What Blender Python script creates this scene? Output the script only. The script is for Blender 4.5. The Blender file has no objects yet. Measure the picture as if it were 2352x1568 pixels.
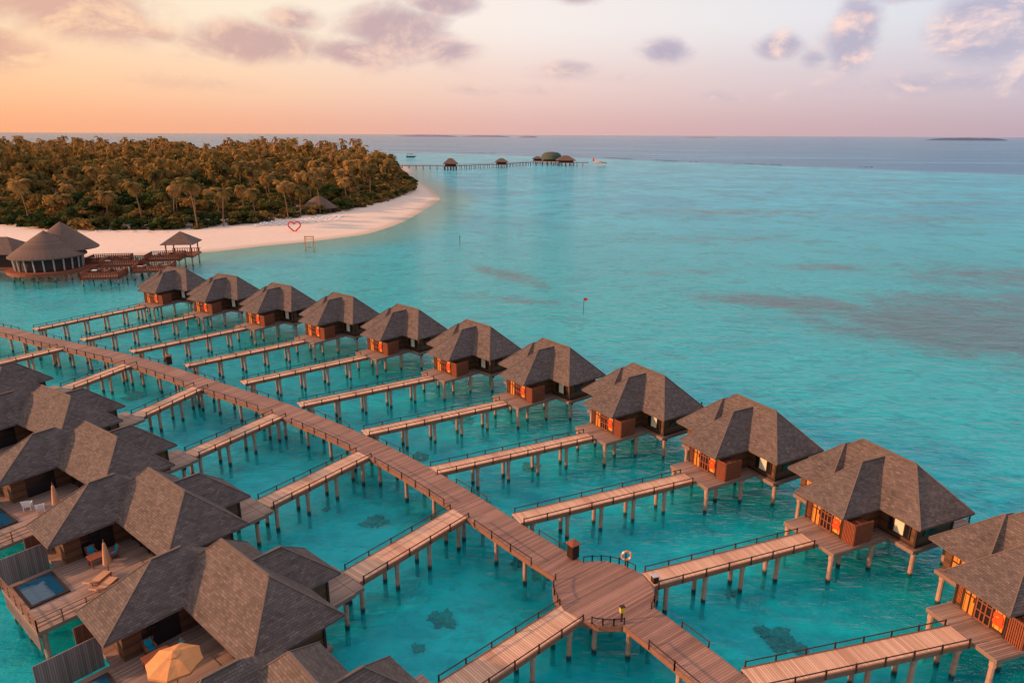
import bpy, math, random
import numpy as np
from mathutils import Vector, Matrix
random.seed(7); rng=np.random.default_rng(7)
S=bpy.context.scene; COL=S.collection
def lin(c):
    c=c/255.0
    return c/12.92 if c<=0.04045 else ((c+0.055)/1.055)**2.4
def rgb(r,g,b): return (lin(r),lin(g),lin(b),1)
# ---------------------------------------------------------------- materials
class NT:
    def __init__(s,tree): s.t=tree; s.n=tree.nodes; s.l=tree.links
    def new(s,ty,props=None,**inp):
        n=s.n.new(ty)
        for k,v in (props or {}).items(): setattr(n,k,v)
        for k,v in inp.items(): s.put(n,k,v)
        return n
    def put(s,n,k,v):
        sock=n.inputs[int(k[1:])] if k[0]=='i' and k[1:].isdigit() else n.inputs[k.replace('_',' ')]
        if isinstance(v,bpy.types.NodeSocket): s.l.new(v,sock)
        else: sock.default_value=v
    def m(s,op,a,b=0.0,c=0.0,clamp=False):
        n=s.new('ShaderNodeMath',{'operation':op,'use_clamp':clamp},i0=a,i1=b,i2=c); return n.outputs[0]
    def mix(s,f,a,b,mode='MIX'):
        n=s.new('ShaderNodeMix',{'data_type':'RGBA','blend_type':mode}); 
        s.put(n,'i0',f); s.put(n,'i6',a); s.put(n,'i7',b); return n.outputs[2]
    def ramp(s,f,stops,interp='LINEAR'):
        n=s.n.new('ShaderNodeValToRGB'); s.put(n,'i0',f); cr=n.color_ramp; e=cr.elements; cr.interpolation=interp
        stops=[(q,c if len(c)==4 else (*c,1)) for q,c in sorted(stops,key=lambda x:x[0])]
        e[1].position=stops[-1][0]; e[1].color=stops[-1][1]; e[0].position=stops[0][0]; e[0].color=stops[0][1]
        for q,c in stops[1:-1]:
            x=e.new(q); x.color=c
        return n.outputs[0]
    def noise(s,vec,scale,detail=4,rough=.55,dist=0.0):
        n=s.new('ShaderNodeTexNoise',None,Scale=scale,Detail=detail,Roughness=rough,Distortion=dist)
        if vec is not None: s.put(n,'Vector',vec)
        return n.outputs[0]
    def sm(s,x,a,b):
        n=s.new('ShaderNodeMapRange',{'interpolation_type':'SMOOTHSTEP'},i0=x,i1=a,i2=b,i3=0.0,i4=1.0); return n.outputs[0]
def mat(name):
    m=bpy.data.materials.new(name); m.use_nodes=True; t=NT(m.node_tree); t.n.clear()
    out=t.n.new('ShaderNodeOutputMaterial'); return m,t,out
def principled(t,out,color,rough=.7,normal=None,spec=.3,**kw):
    b=t.new('ShaderNodeBsdfPrincipled',None,Base_Color=color,Roughness=rough)
    b.inputs['Specular IOR Level'].default_value=spec
    if normal is not None: t.put(b,'Normal',normal)
    for k,v in kw.items(): t.put(b,k,v)
    t.l.new(b.outputs[0],out.inputs[0]); return b
def bump(t,h,strength=.5,dist=.05):
    return t.new('ShaderNodeBump',None,Height=h,Strength=strength,Distance=dist).outputs[0]
def noisy(name,c1,c2,scale=3.0,rough=.7,bs=.3,spec=.3):
    m,t,o=mat(name); tc=t.new('ShaderNodeTexCoord').outputs['Object']
    n=t.noise(tc,scale,5,.6); principled(t,o,t.mix(n,c1,c2),rough,bump(t,n,bs,.03),spec); return m
def planks(name,c1,c2,width=.14,axis='u',rough=.65,gap=.12,wear=None):
    """boards separated by dark gaps, running across the u (or v) direction of the UV map"""
    m,t,o=mat(name); uv=t.new('ShaderNodeUVMap').outputs[0]
    sp=t.new('ShaderNodeSeparateXYZ',None,Vector=uv)
    a=sp.outputs[0] if axis=='u' else sp.outputs[1]; b=sp.outputs[1] if axis=='u' else sp.outputs[0]
    k=t.m('DIVIDE',a,width); idx=t.m('FLOOR',k); fr=t.m('FRACT',k)
    wn=t.new('ShaderNodeTexWhiteNoise',{'noise_dimensions':'1D'},W=idx).outputs[0]
    wn2=t.new('ShaderNodeTexWhiteNoise',{'noise_dimensions':'1D'},W=t.m('FLOOR',t.m('DIVIDE',idx,9.0))).outputs[0]
    v=t.new('ShaderNodeCombineXYZ',None,X=t.m('MULTIPLY',a,6.0),Y=t.m('MULTIPLY',b,1.2),Z=idx).outputs[0]
    gr=t.noise(v,1.5,4,.6); big=t.noise(uv,.35,3,.6)
    f=t.m('ADD',t.m('MULTIPLY',wn,.45),t.m('ADD',t.m('MULTIPLY',gr,.3),t.m('ADD',t.m('MULTIPLY',wn2,.2),t.m('MULTIPLY',big,.4))))
    f=t.m('SUBTRACT',f,.16,clamp=True)
    col=t.mix(f,c1,c2)
    g=t.m('GREATER_THAN',t.m('ABSOLUTE',t.m('SUBTRACT',fr,.5)),.5-gap/2)
    col=t.mix(t.m('MULTIPLY',g,.75),col,(.01,.008,.006,1))
    h=t.m('SUBTRACT',t.m('MULTIPLY',gr,.3),g)
    principled(t,o,col,rough,bump(t,h,.5,.02),.35); return m
M={}
M['deck']=planks('boardwalk_wood',rgb(104,70,58),rgb(186,134,112),.17)
M['deck2']=planks('jetty_wood',rgb(184,122,92),rgb(250,196,160),.17)
M['terrace']=planks('terrace_wood',rgb(118,86,74),rgb(196,158,136),.14,'v')
M['wall']=planks('wall_boards',rgb(58,36,26),rgb(128,84,54),.2,'v',.6,.14)
M['screen']=planks('screen_boards',rgb(100,84,80),rgb(160,138,128),.12,'u',.75,.16)
M['screenbrown']=planks('screen_brown',rgb(88,50,38),rgb(140,86,62),.12,'u',.7,.2)
M['panel']=planks('glow_orange_panel',rgb(206,116,40),rgb(250,172,76),.35,'u',.45,.16)  # sunset glow of the entrance fronts put into the orange colour
M['beam']=noisy('beam_wood',rgb(104,66,50),rgb(164,112,84),4)
M['dark']=noisy('dark_wood',rgb(42,27,22),rgb(76,49,38),5)
M['redwood']=noisy('red_wood',rgb(112,54,36),rgb(166,92,60),4)
M['white']=noisy('white_paint',(.72,.7,.68,1),(.82,.8,.78,1),6,.5)
M['column']=noisy('column_paint',(.42,.38,.36,1),(.52,.48,.46,1),6,.5)
M['cream']=noisy('cream_fabric',rgb(214,190,160),rgb(240,222,196),6,.8)
M['orangefab']=noisy('orange_fabric',rgb(206,132,78),rgb(228,156,98),5,.8)
M['tanfab']=noisy('tan_fabric',rgb(190,128,92),rgb(214,158,118),5,.8)
M['teal']=noisy('teal_fabric',rgb(10,110,130),rgb(30,150,165),5,.8)
M['red']=noisy('red_paint',(.62,.03,.02,1),(.75,.05,.03,1),5,.4)
M['redglow']=noisy('red_orange_paint',(.8,.06,.01,1),(.9,.09,.02,1),5,.5)
M['yellow']=noisy('yellow_paint',(.7,.42,.03,1),(.8,.5,.05,1),5,.4)
M['orange']=noisy('orange_paint',(.8,.2,.03,1),(.85,.26,.05,1),5,.4)
M['grey']=noisy('grey_metal',(.2,.2,.2,1),(.3,.3,.3,1),5,.4)
M['skin']=noisy('skin',(.4,.2,.12,1),(.45,.24,.15,1),9,.5)
M['hair']=noisy('hair',(.02,.012,.01,1),(.04,.02,.015,1),20,.5)
M['shorts']=noisy('shorts',(.05,.06,.12,1),(.06,.08,.15,1),20,.8)
M['coral']=noisy('coral_rock',(.015,.12,.11,1),(.05,.28,.24,1),2.2,.9,1.0)
M['rock']=noisy('rubble_rock',(.05,.05,.05,1),(.12,.11,.1,1),1,.9)
M['trunk']=noisy('trunk_bark',rgb(100,72,52),rgb(160,116,84),3)
M['fardark']=noisy('weathered_thatch',(.05,.065,.045,1),(.10,.11,.075,1),.5,.9)
def mk_pile():
    m,t,o=mat('pile_concrete'); g=t.new('ShaderNodeNewGeometry').outputs['Position']
    z=t.new('ShaderNodeSeparateXYZ',None,Vector=g).outputs[2]
    n=t.noise(g,2.5,5,.6)
    c=t.mix(n,rgb(138,98,82),rgb(212,164,138))
    f=t.sm(t.m('ADD',z,t.m('MULTIPLY',n,.4)),.3,.6)
    f2=t.sm(z,-.45,-.1); lo=t.mix(f2,(.01,.40,.40,1),(.015,.04,.04,1))  # dark waterline band paints stain and reflection together, turquoise below
    c=t.mix(f,lo,c)
    principled(t,o,c,.75,bump(t,n,.4,.03)); return m
M['pile']=mk_pile()
def mk_glass():
    m,t,o=mat('window_glass'); principled(t,o,(.015,.012,.012,1),.08,None,.5); return m
M['glass']=mk_glass()
def mk_shingle(name,c1,c2,w=.32,h=.16):
    m,t,o=mat(name); uv=t.new('ShaderNodeUVMap').outputs[0]
    b=t.new('ShaderNodeTexBrick',{'offset':.5},Vector=uv,Color1=(.0,.0,.0,1),Color2=(1,1,1,1),Mortar=(.0,.0,.0,1),Scale=1.0,Mortar_Size=.008,Bias=0.0,Brick_Width=w,Row_Height=h)
    b2=t.new('ShaderNodeTexBrick',{'offset':.37},Vector=uv,Color1=(.0,.0,.0,1),Color2=(1,1,1,1),Mortar=(.5,.5,.5,1),Scale=1.0,Mortar_Size=.0,Bias=-.2,Brick_Width=w*2.3,Row_Height=h*2)
    oi=t.new('ShaderNodeObjectInfo').outputs['Random']
    uvo=t.new('ShaderNodeVectorMath',{'operation':'ADD'},i0=uv,i1=t.new('ShaderNodeCombineXYZ',None,X=t.m('MULTIPLY',oi,50.0),Y=0.0,Z=t.m('MULTIPLY',oi,30.0)).outputs[0]).outputs[0]
    big=t.noise(uvo,.45,6,.7)
    sp=t.new('ShaderNodeSeparateXYZ',None,Vector=uv); fr=t.m('FRACT',t.m('DIVIDE',sp.outputs[1],h))
    f=t.m('ADD',t.m('MULTIPLY',b.outputs[0],.34),t.m('ADD',t.m('MULTIPLY',b2.outputs[0],.16),t.m('MULTIPLY',big,.65)))
    f=t.m('SUBTRACT',f,.08,clamp=True)
    col=t.mix(f,c1,c2)
    fine=t.noise(uvo,14,2,.5)
    pale=t.m('GREATER_THAN',t.m('MULTIPLY',b.outputs[0],fine),.6)
    col=t.mix(t.m('MULTIPLY',pale,.45),col,(c2[0]*1.8,c2[1]*1.75,c2[2]*1.7,1))
    col=t.mix(t.m('MULTIPLY',b.outputs[1],.5),col,(.02,.016,.014,1))
    hgt=t.m('ADD',t.m('MULTIPLY',t.m('SUBTRACT',1.0,fr),.8),t.m('MULTIPLY',b.outputs[0],.5))
    principled(t,o,col,.8,bump(t,hgt,.8,.04),.2); return m
M['shingle']=mk_shingle('roof_shingles',rgb(66,54,49),rgb(138,116,106))
M['thatch']=mk_shingle('thatch',rgb(92,70,60),rgb(132,102,88),.3,.3)
M['ridge']=noisy('ridge_caps',rgb(92,74,66),rgb(134,108,94),6,.7)
def mk_leaf(name,cols,hue=.0):
    m,t,o=mat(name); g=t.new('ShaderNodeNewGeometry'); 
    oi=t.new('ShaderNodeObjectInfo').outputs['Random']
    n=t.noise(g.outputs['Position'],.11,4,.7); n2=t.noise(g.outputs['Position'],1.3,2,.5)
    f=t.m('ADD',t.m('MULTIPLY',n,.85),t.m('ADD',t.m('MULTIPLY',n2,.3),t.m('SUBTRACT',t.m('MULTIPLY',oi,.45),.28)),clamp=True)
    c=t.ramp(f,cols)
    b=t.new('ShaderNodeBsdfDiffuse',None,Color=c); tr=t.new('ShaderNodeBsdfTranslucent',None,Color=c)
    mx=t.new('ShaderNodeMixShader',None,i0=.25,i1=b.outputs[0],i2=tr.outputs[0]); t.l.new(mx.outputs[0],o.inputs[0]); return m
M['leaf']=mk_leaf('foliage',[(.22,(.025,.045,.015)),(.42,(.07,.085,.024)),(.58,(.19,.13,.038)),(.78,(.36,.18,.05))])
M['palmleaf']=mk_leaf('palm_fronds',[(.22,(.09,.075,.025)),(.5,(.26,.155,.05)),(.8,(.48,.25,.08))])
# ---------------------------------------------------------------- mesh builder
class MB:
    def __init__(s): s.v=[]; s.f=[]; s.uv=[]
    def face(s,pts,uv=None):
        i=len(s.v); s.v+= [tuple(p) for p in pts]; s.f.append(list(range(i,i+len(pts)))); s.uv.append(uv)
    def box(s,x0,x1,y0,y1,z0,z1):
        p=[(x,y,z) for z in (z0,z1) for y in (y0,y1) for x in (x0,x1)]
        for q in ((0,2,3,1),(4,5,7,6),(0,1,5,4),(2,6,7,3),(0,4,6,2),(1,3,7,5)): s.face([p[k] for k in q])
        return s
    def beam(s,p,q,w,h=None):
        h=h or w; p=Vector(p); q=Vector(q); d=(q-p); 
        if d.length<1e-6: return s
        d.normalize(); up=Vector((0,0,1)); 
        if abs(d.z)>.98: up=Vector((1,0,0))
        a=d.cross(up).normalized(); b=a.cross(d).normalized()
        c=[(-w/2,-h/2),(w/2,-h/2),(w/2,h/2),(-w/2,h/2)]
        A=[p+a*i+b*j for i,j in c]; B=[q+a*i+b*j for i,j in c]
        for k in range(4):
            l=(k+1)%4; s.face([A[k],B[k],B[l],A[l]])
        s.face(A); s.face(B[::-1]); return s
    def tube(s,pts,rad,n=8,cap=True):
        rings=[]
        pts=[Vector(p) for p in pts]
        if not hasattr(rad,'__len__'): rad=[rad]*len(pts)
        for i,p in enumerate(pts):
            d=(pts[min(i+1,len(pts)-1)]-pts[max(i-1,0)]).normalized()
            up=Vector((0,0,1)) if abs(d.z)<.95 else Vector((0,1,0))
            a=d.cross(up).normalized(); b=d.cross(a).normalized()
            rings.append([p+(a*math.cos(2*math.pi*k/n)+b*math.sin(2*math.pi*k/n))*rad[i] for k in range(n)])
        for i in range(len(rings)-1):
            for k in range(n):
                l=(k+1)%n; s.face([rings[i][k],rings[i][l],rings[i+1][l],rings[i+1][k]])
        if cap: s.face(rings[0]); s.face(rings[-1][::-1])
        return s
    def cone(s,c,prof,n=32,sx=1,sy=1):
        """lathe: prof list of (r,z)"""
        R=[]
        for r,z in prof: R.append([(c[0]+sx*r*math.cos(2*math.pi*k/n),c[1]+sy*r*math.sin(2*math.pi*k/n),c[2]+z) for k in range(n)])
        for i in range(len(R)-1):
            for k in range(n):
                l=(k+1)%n
                a,b,c2,d=R[i][k],R[i][l],R[i+1][l],R[i+1][k]
                if prof[i+1][0]<1e-4: s.face([a,b,c2])
                elif prof[i][0]<1e-4: s.face([a,c2,d])
                else: s.face([a,b,c2,d])
        return s
    def hip(s,x0,x1,y0,y1,ze,A,B,zr,th=.14):
        """hip roof on an eave rectangle, ridge from A to B (2d points); A is nearer the low end of its axis"""
        c=[(x0,y0),(x1,y0),(x1,y1),(x0,y1)]; e=[(x,y,ze) for x,y in c]; b=[(x*1.0,y,ze-th) for x,y in c]
        a=(A[0],A[1],zr); d=(B[0],B[1],zr)
        if abs(A[0]-B[0])<abs(A[1]-B[1]): # along y
            s.face([e[0],e[1],a]); s.face([e[1],e[2],d,a]); s.face([e[2],e[3],d]); s.face([e[3],e[0],a,d])
        else:
            s.face([e[3],e[0],a]); s.face([e[0],e[1],d,a]); s.face([e[1],e[2],d]); s.face([e[2],e[3],a,d])
        for k in range(4):
            l=(k+1)%4; s.face([b[k],b[l],e[l],e[k]])
        s.face(b[::-1]); return s
    def mesh(s,name,mt,smooth=False):
        me=bpy.data.meshes.new(name); me.from_pydata(s.v,[],s.f); uvl=me.uv_layers.new(name='UVMap')
        data=np.zeros((len(me.loops),2),dtype=np.float32); k=0
        for f,uv in zip(s.f,s.uv):
            if uv is not None:
                for q in uv: data[k]=q; k+=1
                continue
            P=[Vector(s.v[i]) for i in f]
            n=(P[1]-P[0]).cross(P[2]-P[0])
            if n.length<1e-9: n=Vector((0,0,1))
            n.normalize()
            if abs(n.z)>.99: h=Vector((1,0,0)); t=Vector((0,1,0))
            else:
                h=Vector((0,0,1)).cross(n).normalized(); t=n.cross(h)
            for p in P: data[k]=(p.dot(h),p.dot(t)); k+=1
        uvl.data.foreach_set('uv',data.ravel()); me.materials.append(mt)
        if smooth: me.polygons.foreach_set('use_smooth',[True]*len(me.polygons))
        me.update(); return me
def np_mesh(name,V,Q,mt):
    me=bpy.data.meshes.new(name); n=len(V); m=len(Q); k=Q.shape[1]
    me.vertices.add(n); me.vertices.foreach_set('co',V.astype(np.float32).ravel())
    me.loops.add(m*k); me.loops.foreach_set('vertex_index',Q.astype(np.int32).ravel())
    me.polygons.add(m); me.polygons.foreach_set('loop_start',np.arange(0,m*k,k,dtype=np.int32))
    me.materials.append(mt); me.update(calc_edges=True); me.validate(); return me
def obj(name,data,parent=None,loc=(0,0,0),rz=0.0,scale=None):
    o=bpy.data.objects.new(name,data); COL.objects.link(o); o.location=loc; o.rotation_euler=(0,0,rz)
    if scale: o.scale=scale
    if parent: o.parent=parent
    return o
def top(o,label,cat,group=None,kind=None):
    o['label']=label; o['category']=cat
    if group: o['group']=group
    if kind: o['kind']=kind
    return o
def thing(name,label,cat,loc,rz=0.0,group=None):
    o=obj(name,None,None,loc,rz); o.empty_display_size=.5; return top(o,label,cat,group)
def clone(o,parent=None,label=None):
    n=o.copy(); COL.objects.link(n); n.parent=parent
    for c in list(o.children): clone(c,n)
    if label: n['label']=label
    return n
def rot(p,a): c,s=math.cos(a),math.sin(a); return (p[0]*c-p[1]*s,p[0]*s+p[1]*c)
DZ=2.6
BZ=-1.5
# ---------------------------------------------------------------- camera
cd=bpy.data.cameras.new('camera'); cam=bpy.data.objects.new('camera',cd); COL.objects.link(cam); S.camera=cam
cd.sensor_width=36; cd.lens=24; cd.clip_end=120000; cd.clip_start=.5
cam.rotation_mode='XYZ'
p=math.radians(16.85); a=math.radians(.29)
F=Vector((0,math.cos(p),-math.sin(p))); U0=Vector((0,math.sin(p),math.cos(p))); R0=Vector((1,0,0))
R=R0*math.cos(a)+U0*math.sin(a); U=-R0*math.sin(a)+U0*math.cos(a)
mw=Matrix((R,U,-F)).transposed().to_4x4(); mw.translation=(0,0,32.6); cam.matrix_world=mw
# ---------------------------------------------------------------- light
SUN_AZ=math.radians(192); SUN_EL=math.radians(17)
sd=bpy.data.lights.new('sun','SUN'); sd.energy=5.0; sd.angle=math.radians(2.0); sd.color=(1,.54,.29)
so=bpy.data.objects.new('sun',sd); COL.objects.link(so)
sv=Vector((math.cos(SUN_AZ)*math.cos(SUN_EL),math.sin(SUN_AZ)*math.cos(SUN_EL),math.sin(SUN_EL)))
so.rotation_euler=sv.to_track_quat('Z','Y').to_euler()
w=bpy.data.worlds.new('World'); S.world=w; w.use_nodes=True; t=NT(w.node_tree); t.n.clear()
wo=t.n.new('ShaderNodeOutputWorld'); g=t.new('ShaderNodeTexCoord').outputs['Generated']
sp=t.new('ShaderNodeSeparateXYZ',None,Vector=g)
az=t.m('DEGREES',t.m('ARCTAN2',sp.outputs[0],sp.outputs[1])); el=t.m('DEGREES',t.m('ARCSINE',sp.outputs[2]))
an=t.m('DIVIDE',t.m('ADD',az,180.0),360.0)
def azr(st): return t.ramp(an,[((q+180)/360,rgb(*c)) for q,c in st])
h0=azr([(-180,(190,165,175)),(-120,(250,170,120)),(-75,(255,165,95)),(-37,(248,170,124)),(-20,(238,172,142)),(0,(220,174,168)),(20,(202,168,174)),(37,(186,163,176)),(120,(170,160,180))])
h1=azr([(-180,(180,175,190)),(-120,(255,200,140)),(-75,(255,200,130)),(-37,(253,196,148)),(-20,(247,202,168)),(0,(234,200,190)),(20,(214,192,197)),(37,(198,184,197)),(120,(170,170,190))])
h2=azr([(-180,(170,178,200)),(-120,(250,215,170)),(-75,(255,225,175)),(-37,(250,220,182)),(-20,(248,228,202)),(0,(244,231,224)),(20,(228,224,227)),(37,(208,211,223)),(120,(165,175,200))])
h3=azr([(-180,(175,192,220)),(-90,(245,225,212)),(0,(220,220,232)),(90,(175,192,220)),(180,(175,192,220))])
c=t.mix(t.sm(el,0.0,4.0),h0,h1); c=t.mix(t.sm(el,2.8,8.5),c,h2); c=t.mix(t.sm(el,12.0,45.0),c,h3)
blobs=[(-8.8,7.4,4.4,2.0,1.6),(-12.0,5.8,3.8,1.2,1.4),(-5.0,6.2,2.6,1.1,1.3),(-5.5,9.4,3.6,1.1,1.2),(-19.5,6.2,4.8,1.5,1.4),(-16.5,8.0,2.6,1.0,1.1),(-31,7.8,5.6,2.4,1.5),(-36,5.2,5,1.8,1.3),(-25.5,6.6,2.2,.8,.8),
 (4.1,4.9,3.0,.8,.9),(11.7,6.0,2.4,1.0,1.15),(19.5,6.1,1.8,1.0,1.25),(24.6,6.8,1.8,2.6,1.5),(33,7,3.8,2.4,1.7),(27.8,9.2,2.6,.8,1.2),(4.7,9.9,2.2,.6,1.0),(22.2,5.2,1.2,.8,.9),(9,4.2,3,.7,.65),(31,3.4,7,1.1,.85),(-24,3.4,9,.9,.6),(-2,3.2,9,.6,.5),(16,2.8,9,.6,.5)]
tot=None
wv=t.new('ShaderNodeCombineXYZ',None,X=t.m('MULTIPLY',az,.22),Y=t.m('MULTIPLY',el,.36),Z=5.2).outputs[0]
wv2=t.new('ShaderNodeCombineXYZ',None,X=t.m('ADD',t.m('MULTIPLY',az,.22),-.2),Y=t.m('ADD',t.m('MULTIPLY',el,.36),.26),Z=5.2).outputs[0]
for (ca,ce,sa,se,wt) in blobs:
    dx=t.m('DIVIDE',t.m('SUBTRACT',az,ca),sa); dy=t.m('DIVIDE',t.m('SUBTRACT',el,ce),se)
    r2=t.m('ADD',t.m('MULTIPLY',dx,dx),t.m('MULTIPLY',dy,dy))
    gq=t.m('MULTIPLY',t.m('EXPONENT',t.m('MULTIPLY',r2,-.9)),wt)
    tot=gq if tot is None else t.m('MAXIMUM',tot,gq)
n1=t.noise(wv,.95,11,.62,.4); n2=t.noise(wv2,.95,11,.62,.4)
d1=t.m('ADD',tot,t.m('MULTIPLY',t.m('SUBTRACT',n1,.5),1.9)); d2=t.m('ADD',tot,t.m('MULTIPLY',t.m('SUBTRACT',n2,.5),1.9))
dens=t.sm(d1,.3,1.15); lit=t.sm(t.m('SUBTRACT',d1,d2),-.14,.36)
shade=azr([(-37,(220,166,142)),(-15,(194,158,158)),(0,(184,162,174)),(15,(174,164,186)),(37,(178,172,193))])
light=azr([(-37,(255,206,158)),(-10,(234,196,180)),(15,(240,210,202)),(25,(253,212,198)),(37,(251,218,210))])
cc=t.mix(lit,shade,light); c=t.mix(t.m('MULTIPLY',dens,.9),c,cc)
nis=t.new('ShaderNodeTexSky',{'sky_type':'NISHITA','sun_disc':False,'sun_elevation':SUN_EL,'sun_rotation':math.radians(90)-SUN_AZ})
bg=t.new('ShaderNodeBackground',None,Color=c,Strength=1.03); bg2=t.new('ShaderNodeBackground',None,Color=nis.outputs[0],Strength=.01)
ad=t.new('ShaderNodeAddShader',None,i0=bg.outputs[0],i1=bg2.outputs[0]); t.l.new(ad.outputs[0],wo.inputs[0])
w['kind']='structure'
# ---------------------------------------------------------------- water, seabed, island
GRASS=[(90,118,40,22,-.45,1.9),(60,142,26,9,-.35,1.6),(100,140,40,16,0,1.4),(64,120,16,8,-.4,1.2),(-2,172,6,26,.62,1.1),(88,184,22,7,0,1.1),(105,322,60,18,0,1.0),(180,300,70,26,0,.8),(240,372,60,16,0,.9),(304,568,26,14,0,1.2),(262,433,60,10,0,.9),(70,235,50,14,0,.8),(130,170,40,24,0,1.2),(4,142,16,5,-.3,1.0),(45,175,26,8,.1,.8)]
def grass_mask(t,g,X,Y):
    grass=None
    for (cx,cy,rx,ry,an_,wt) in GRASS:
        dx=t.m('SUBTRACT',X,cx); dy=t.m('SUBTRACT',Y,cy); ca,sa=math.cos(an_),math.sin(an_)
        u=t.m('DIVIDE',t.m('ADD',t.m('MULTIPLY',dx,ca),t.m('MULTIPLY',dy,sa)),rx); v=t.m('DIVIDE',t.m('SUBTRACT',t.m('MULTIPLY',dy,ca),t.m('MULTIPLY',dx,sa)),ry)
        e=t.m('MULTIPLY',t.m('EXPONENT',t.m('MULTIPLY',t.m('ADD',t.m('MULTIPLY',u,u),t.m('MULTIPLY',v,v)),-1.0)),wt)
        grass=e if grass is None else t.m('MAXIMUM',grass,e)
    mpg=t.new('ShaderNodeMapping',None,Vector=g,Scale=(.8,.8,1)).outputs[0]
    return t.sm(t.m('ADD',grass,t.m('MULTIPLY',t.m('SUBTRACT',t.noise(mpg,.16,10,.8),.5),3.4)),.35,1.5)
def mk_water():
    m,t,o=mat('lagoon_water'); g=t.new('ShaderNodeNewGeometry').outputs['Position']
    n1=t.noise(g,.8,4,.65,.6); n2=t.noise(g,.12,3,.6); 
    mp=t.new('ShaderNodeMapping',None,Vector=g,Scale=(.35,1.0,1),Rotation=(0,0,.5)).outputs[0]
    n3=t.noise(mp,.45,3,.6,.4); n4=t.noise(mp,2.2,3,.6,.5)
    h=t.m('ADD',t.m('MULTIPLY',n1,.45),t.m('ADD',t.m('MULTIPLY',n2,.8),t.m('ADD',t.m('MULTIPLY',n3,.75),t.m('MULTIPLY',n4,.22))))
    nr=bump(t,h,1.0,.6)
    fr=t.new('ShaderNodeFresnel',None,IOR=1.33,Normal=nr).outputs[0]
    tr=t.new('ShaderNodeBsdfTransparent',None,Color=(.66,.98,.99,1)); gl=t.new('ShaderNodeBsdfGlossy',None,Color=(1,1,1,1),Roughness=.08,Normal=nr)
    rip_shade=t.sm(t.m('ADD',t.m('MULTIPLY',n3,.6),t.m('MULTIPLY',n1,.4)),.38,.62)
    dc=t.mix(rip_shade,(.0,.33,.39,1),(.0,.74,.72,1))  # ripple shading and caustics painted into the diffuse colour
    df=t.new('ShaderNodeBsdfDiffuse',None,Color=dc,Normal=nr)
    b=t.new('ShaderNodeMixShader',None,i0=.2,i1=tr.outputs[0],i2=df.outputs[0])
    mx=t.new('ShaderNodeMixShader',None,i0=t.m('MULTIPLY',fr,.62),i1=b.outputs[0],i2=gl.outputs[0]); t.l.new(mx.outputs[0],o.inputs[0]); return m
def mk_bed():
    m,t,o=mat('seabed_sand'); g=t.new('ShaderNodeNewGeometry').outputs['Position']
    s3=t.new('ShaderNodeSeparateXYZ',None,Vector=g); X,Y,Z=s3.outputs
    n=t.noise(g,.09,6,.65,.4); n2=t.noise(g,.6,5,.7); nb=t.noise(g,.02,5,.6)
    turq=t.mix(t.sm(n,.32,.68),(.0,.42,.46,1),(.0,.82,.78,1))
    far=t.sm(Y,90.0,380.0); turq=t.mix(far,turq,t.mix(t.sm(nb,.35,.65),(.01,.48,.68,1),(.04,.74,.88,1)))
    turq=t.mix(t.m('MULTIPLY',t.sm(n2,.4,.8),.4),turq,(.14,.96,.88,1))
    dk=t.m('MULTIPLY',t.sm(t.m('MULTIPLY',n,t.m('ADD',n2,.45)),.45,.62),.6)
    turq=t.mix(dk,turq,(.0,.22,.26,1))
    gm=grass_mask(t,g,X,Y)
    turq=t.mix(t.m('MULTIPLY',gm,.95),turq,(.36,.15,.17,1))
    q=t.m('ADD',t.m('ADD',t.m('MULTIPLY',X,.75),t.m('MULTIPLY',Y,.66)),t.m('MULTIPLY',nb,70.0))
    deep=t.m('MAXIMUM',t.sm(q,790.0,860.0),t.sm(t.m('ADD',Y,t.m('MULTIPLY',nb,80.0)),1290.0,1400.0))
    edge=t.m('MULTIPLY',t.sm(q,760.0,800.0),t.m('SUBTRACT',1.0,t.sm(q,815.0,850.0)))
    mps=t.new('ShaderNodeMapping',None,Vector=g,Scale=(.12,1.0,1)).outputs[0]
    st=t.sm(t.noise(mps,.012,5,.6),.5,.64)
    turq=t.mix(deep,turq,t.mix(t.m('MULTIPLY',st,.7),(.03,.14,.40,1),(.22,.52,.78,1)))
    turq=t.mix(t.m('MULTIPLY',edge,t.m('MULTIPLY',t.sm(nb,.4,.6),.6)),turq,(.5,.75,.78,1))
    sand=t.mix(n2,rgb(222,188,166),rgb(246,216,196)); wet=t.mix(t.sm(Z,.0,.35),rgb(204,174,150),sand)
    col=t.mix(t.sm(Z,BZ+.2,-.05),turq,wet)
    principled(t,o,col,.9,bump(t,n2,.3,.1),.1); return m
BED=mk_bed()
W=60000
wm=MB(); wm.face([(-W,-W,0),(W,-W,0),(W,W,0),(-W,W,0)]); top(obj('water',wm.mesh('water',mk_water())),'calm turquoise lagoon water with light ripples','water',None,'structure')
bm_=MB(); bm_.face([(-W,-W,BZ),(W,-W,BZ),(W,W,BZ),(-W,W,BZ)]); top(obj('seabed',bm_.mesh('seabed',BED)),'pale sandy seabed with darker seagrass patches','seabed',None,'structure')
shore=[(-1200,150),(-400,215),(-230,212),(-147.4,195.3),(-115.6,183.9),(-94,191),(-85,195.7),(-75.9,205.7),(-65.2,213.9),(-58.7,220.6),(-49.8,232),(-44.5,252.9),(-41,285.2),(-39.3,324.4),(-38.1,362.6),(-45.2,406.9),(-53.8,447.7),(-69.3,511.2),(-85.1,576.3),(-92.3,653.3),(-115,760),(-180,880),(-350,950),(-600,990),(-1200,990)]
veg=[(-1200,215),(-300,262),(-183.4,247),(-151.4,231),(-114.1,232),(-106.9,236),(-93.5,257),(-84.5,275),(-75.3,287),(-68.4,313),(-63.6,341),(-60.6,399.5),(-67,452),(-89.2,546.2),(-112,640),(-150,740),(-220,850),(-400,920),(-1200,960)]
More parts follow.
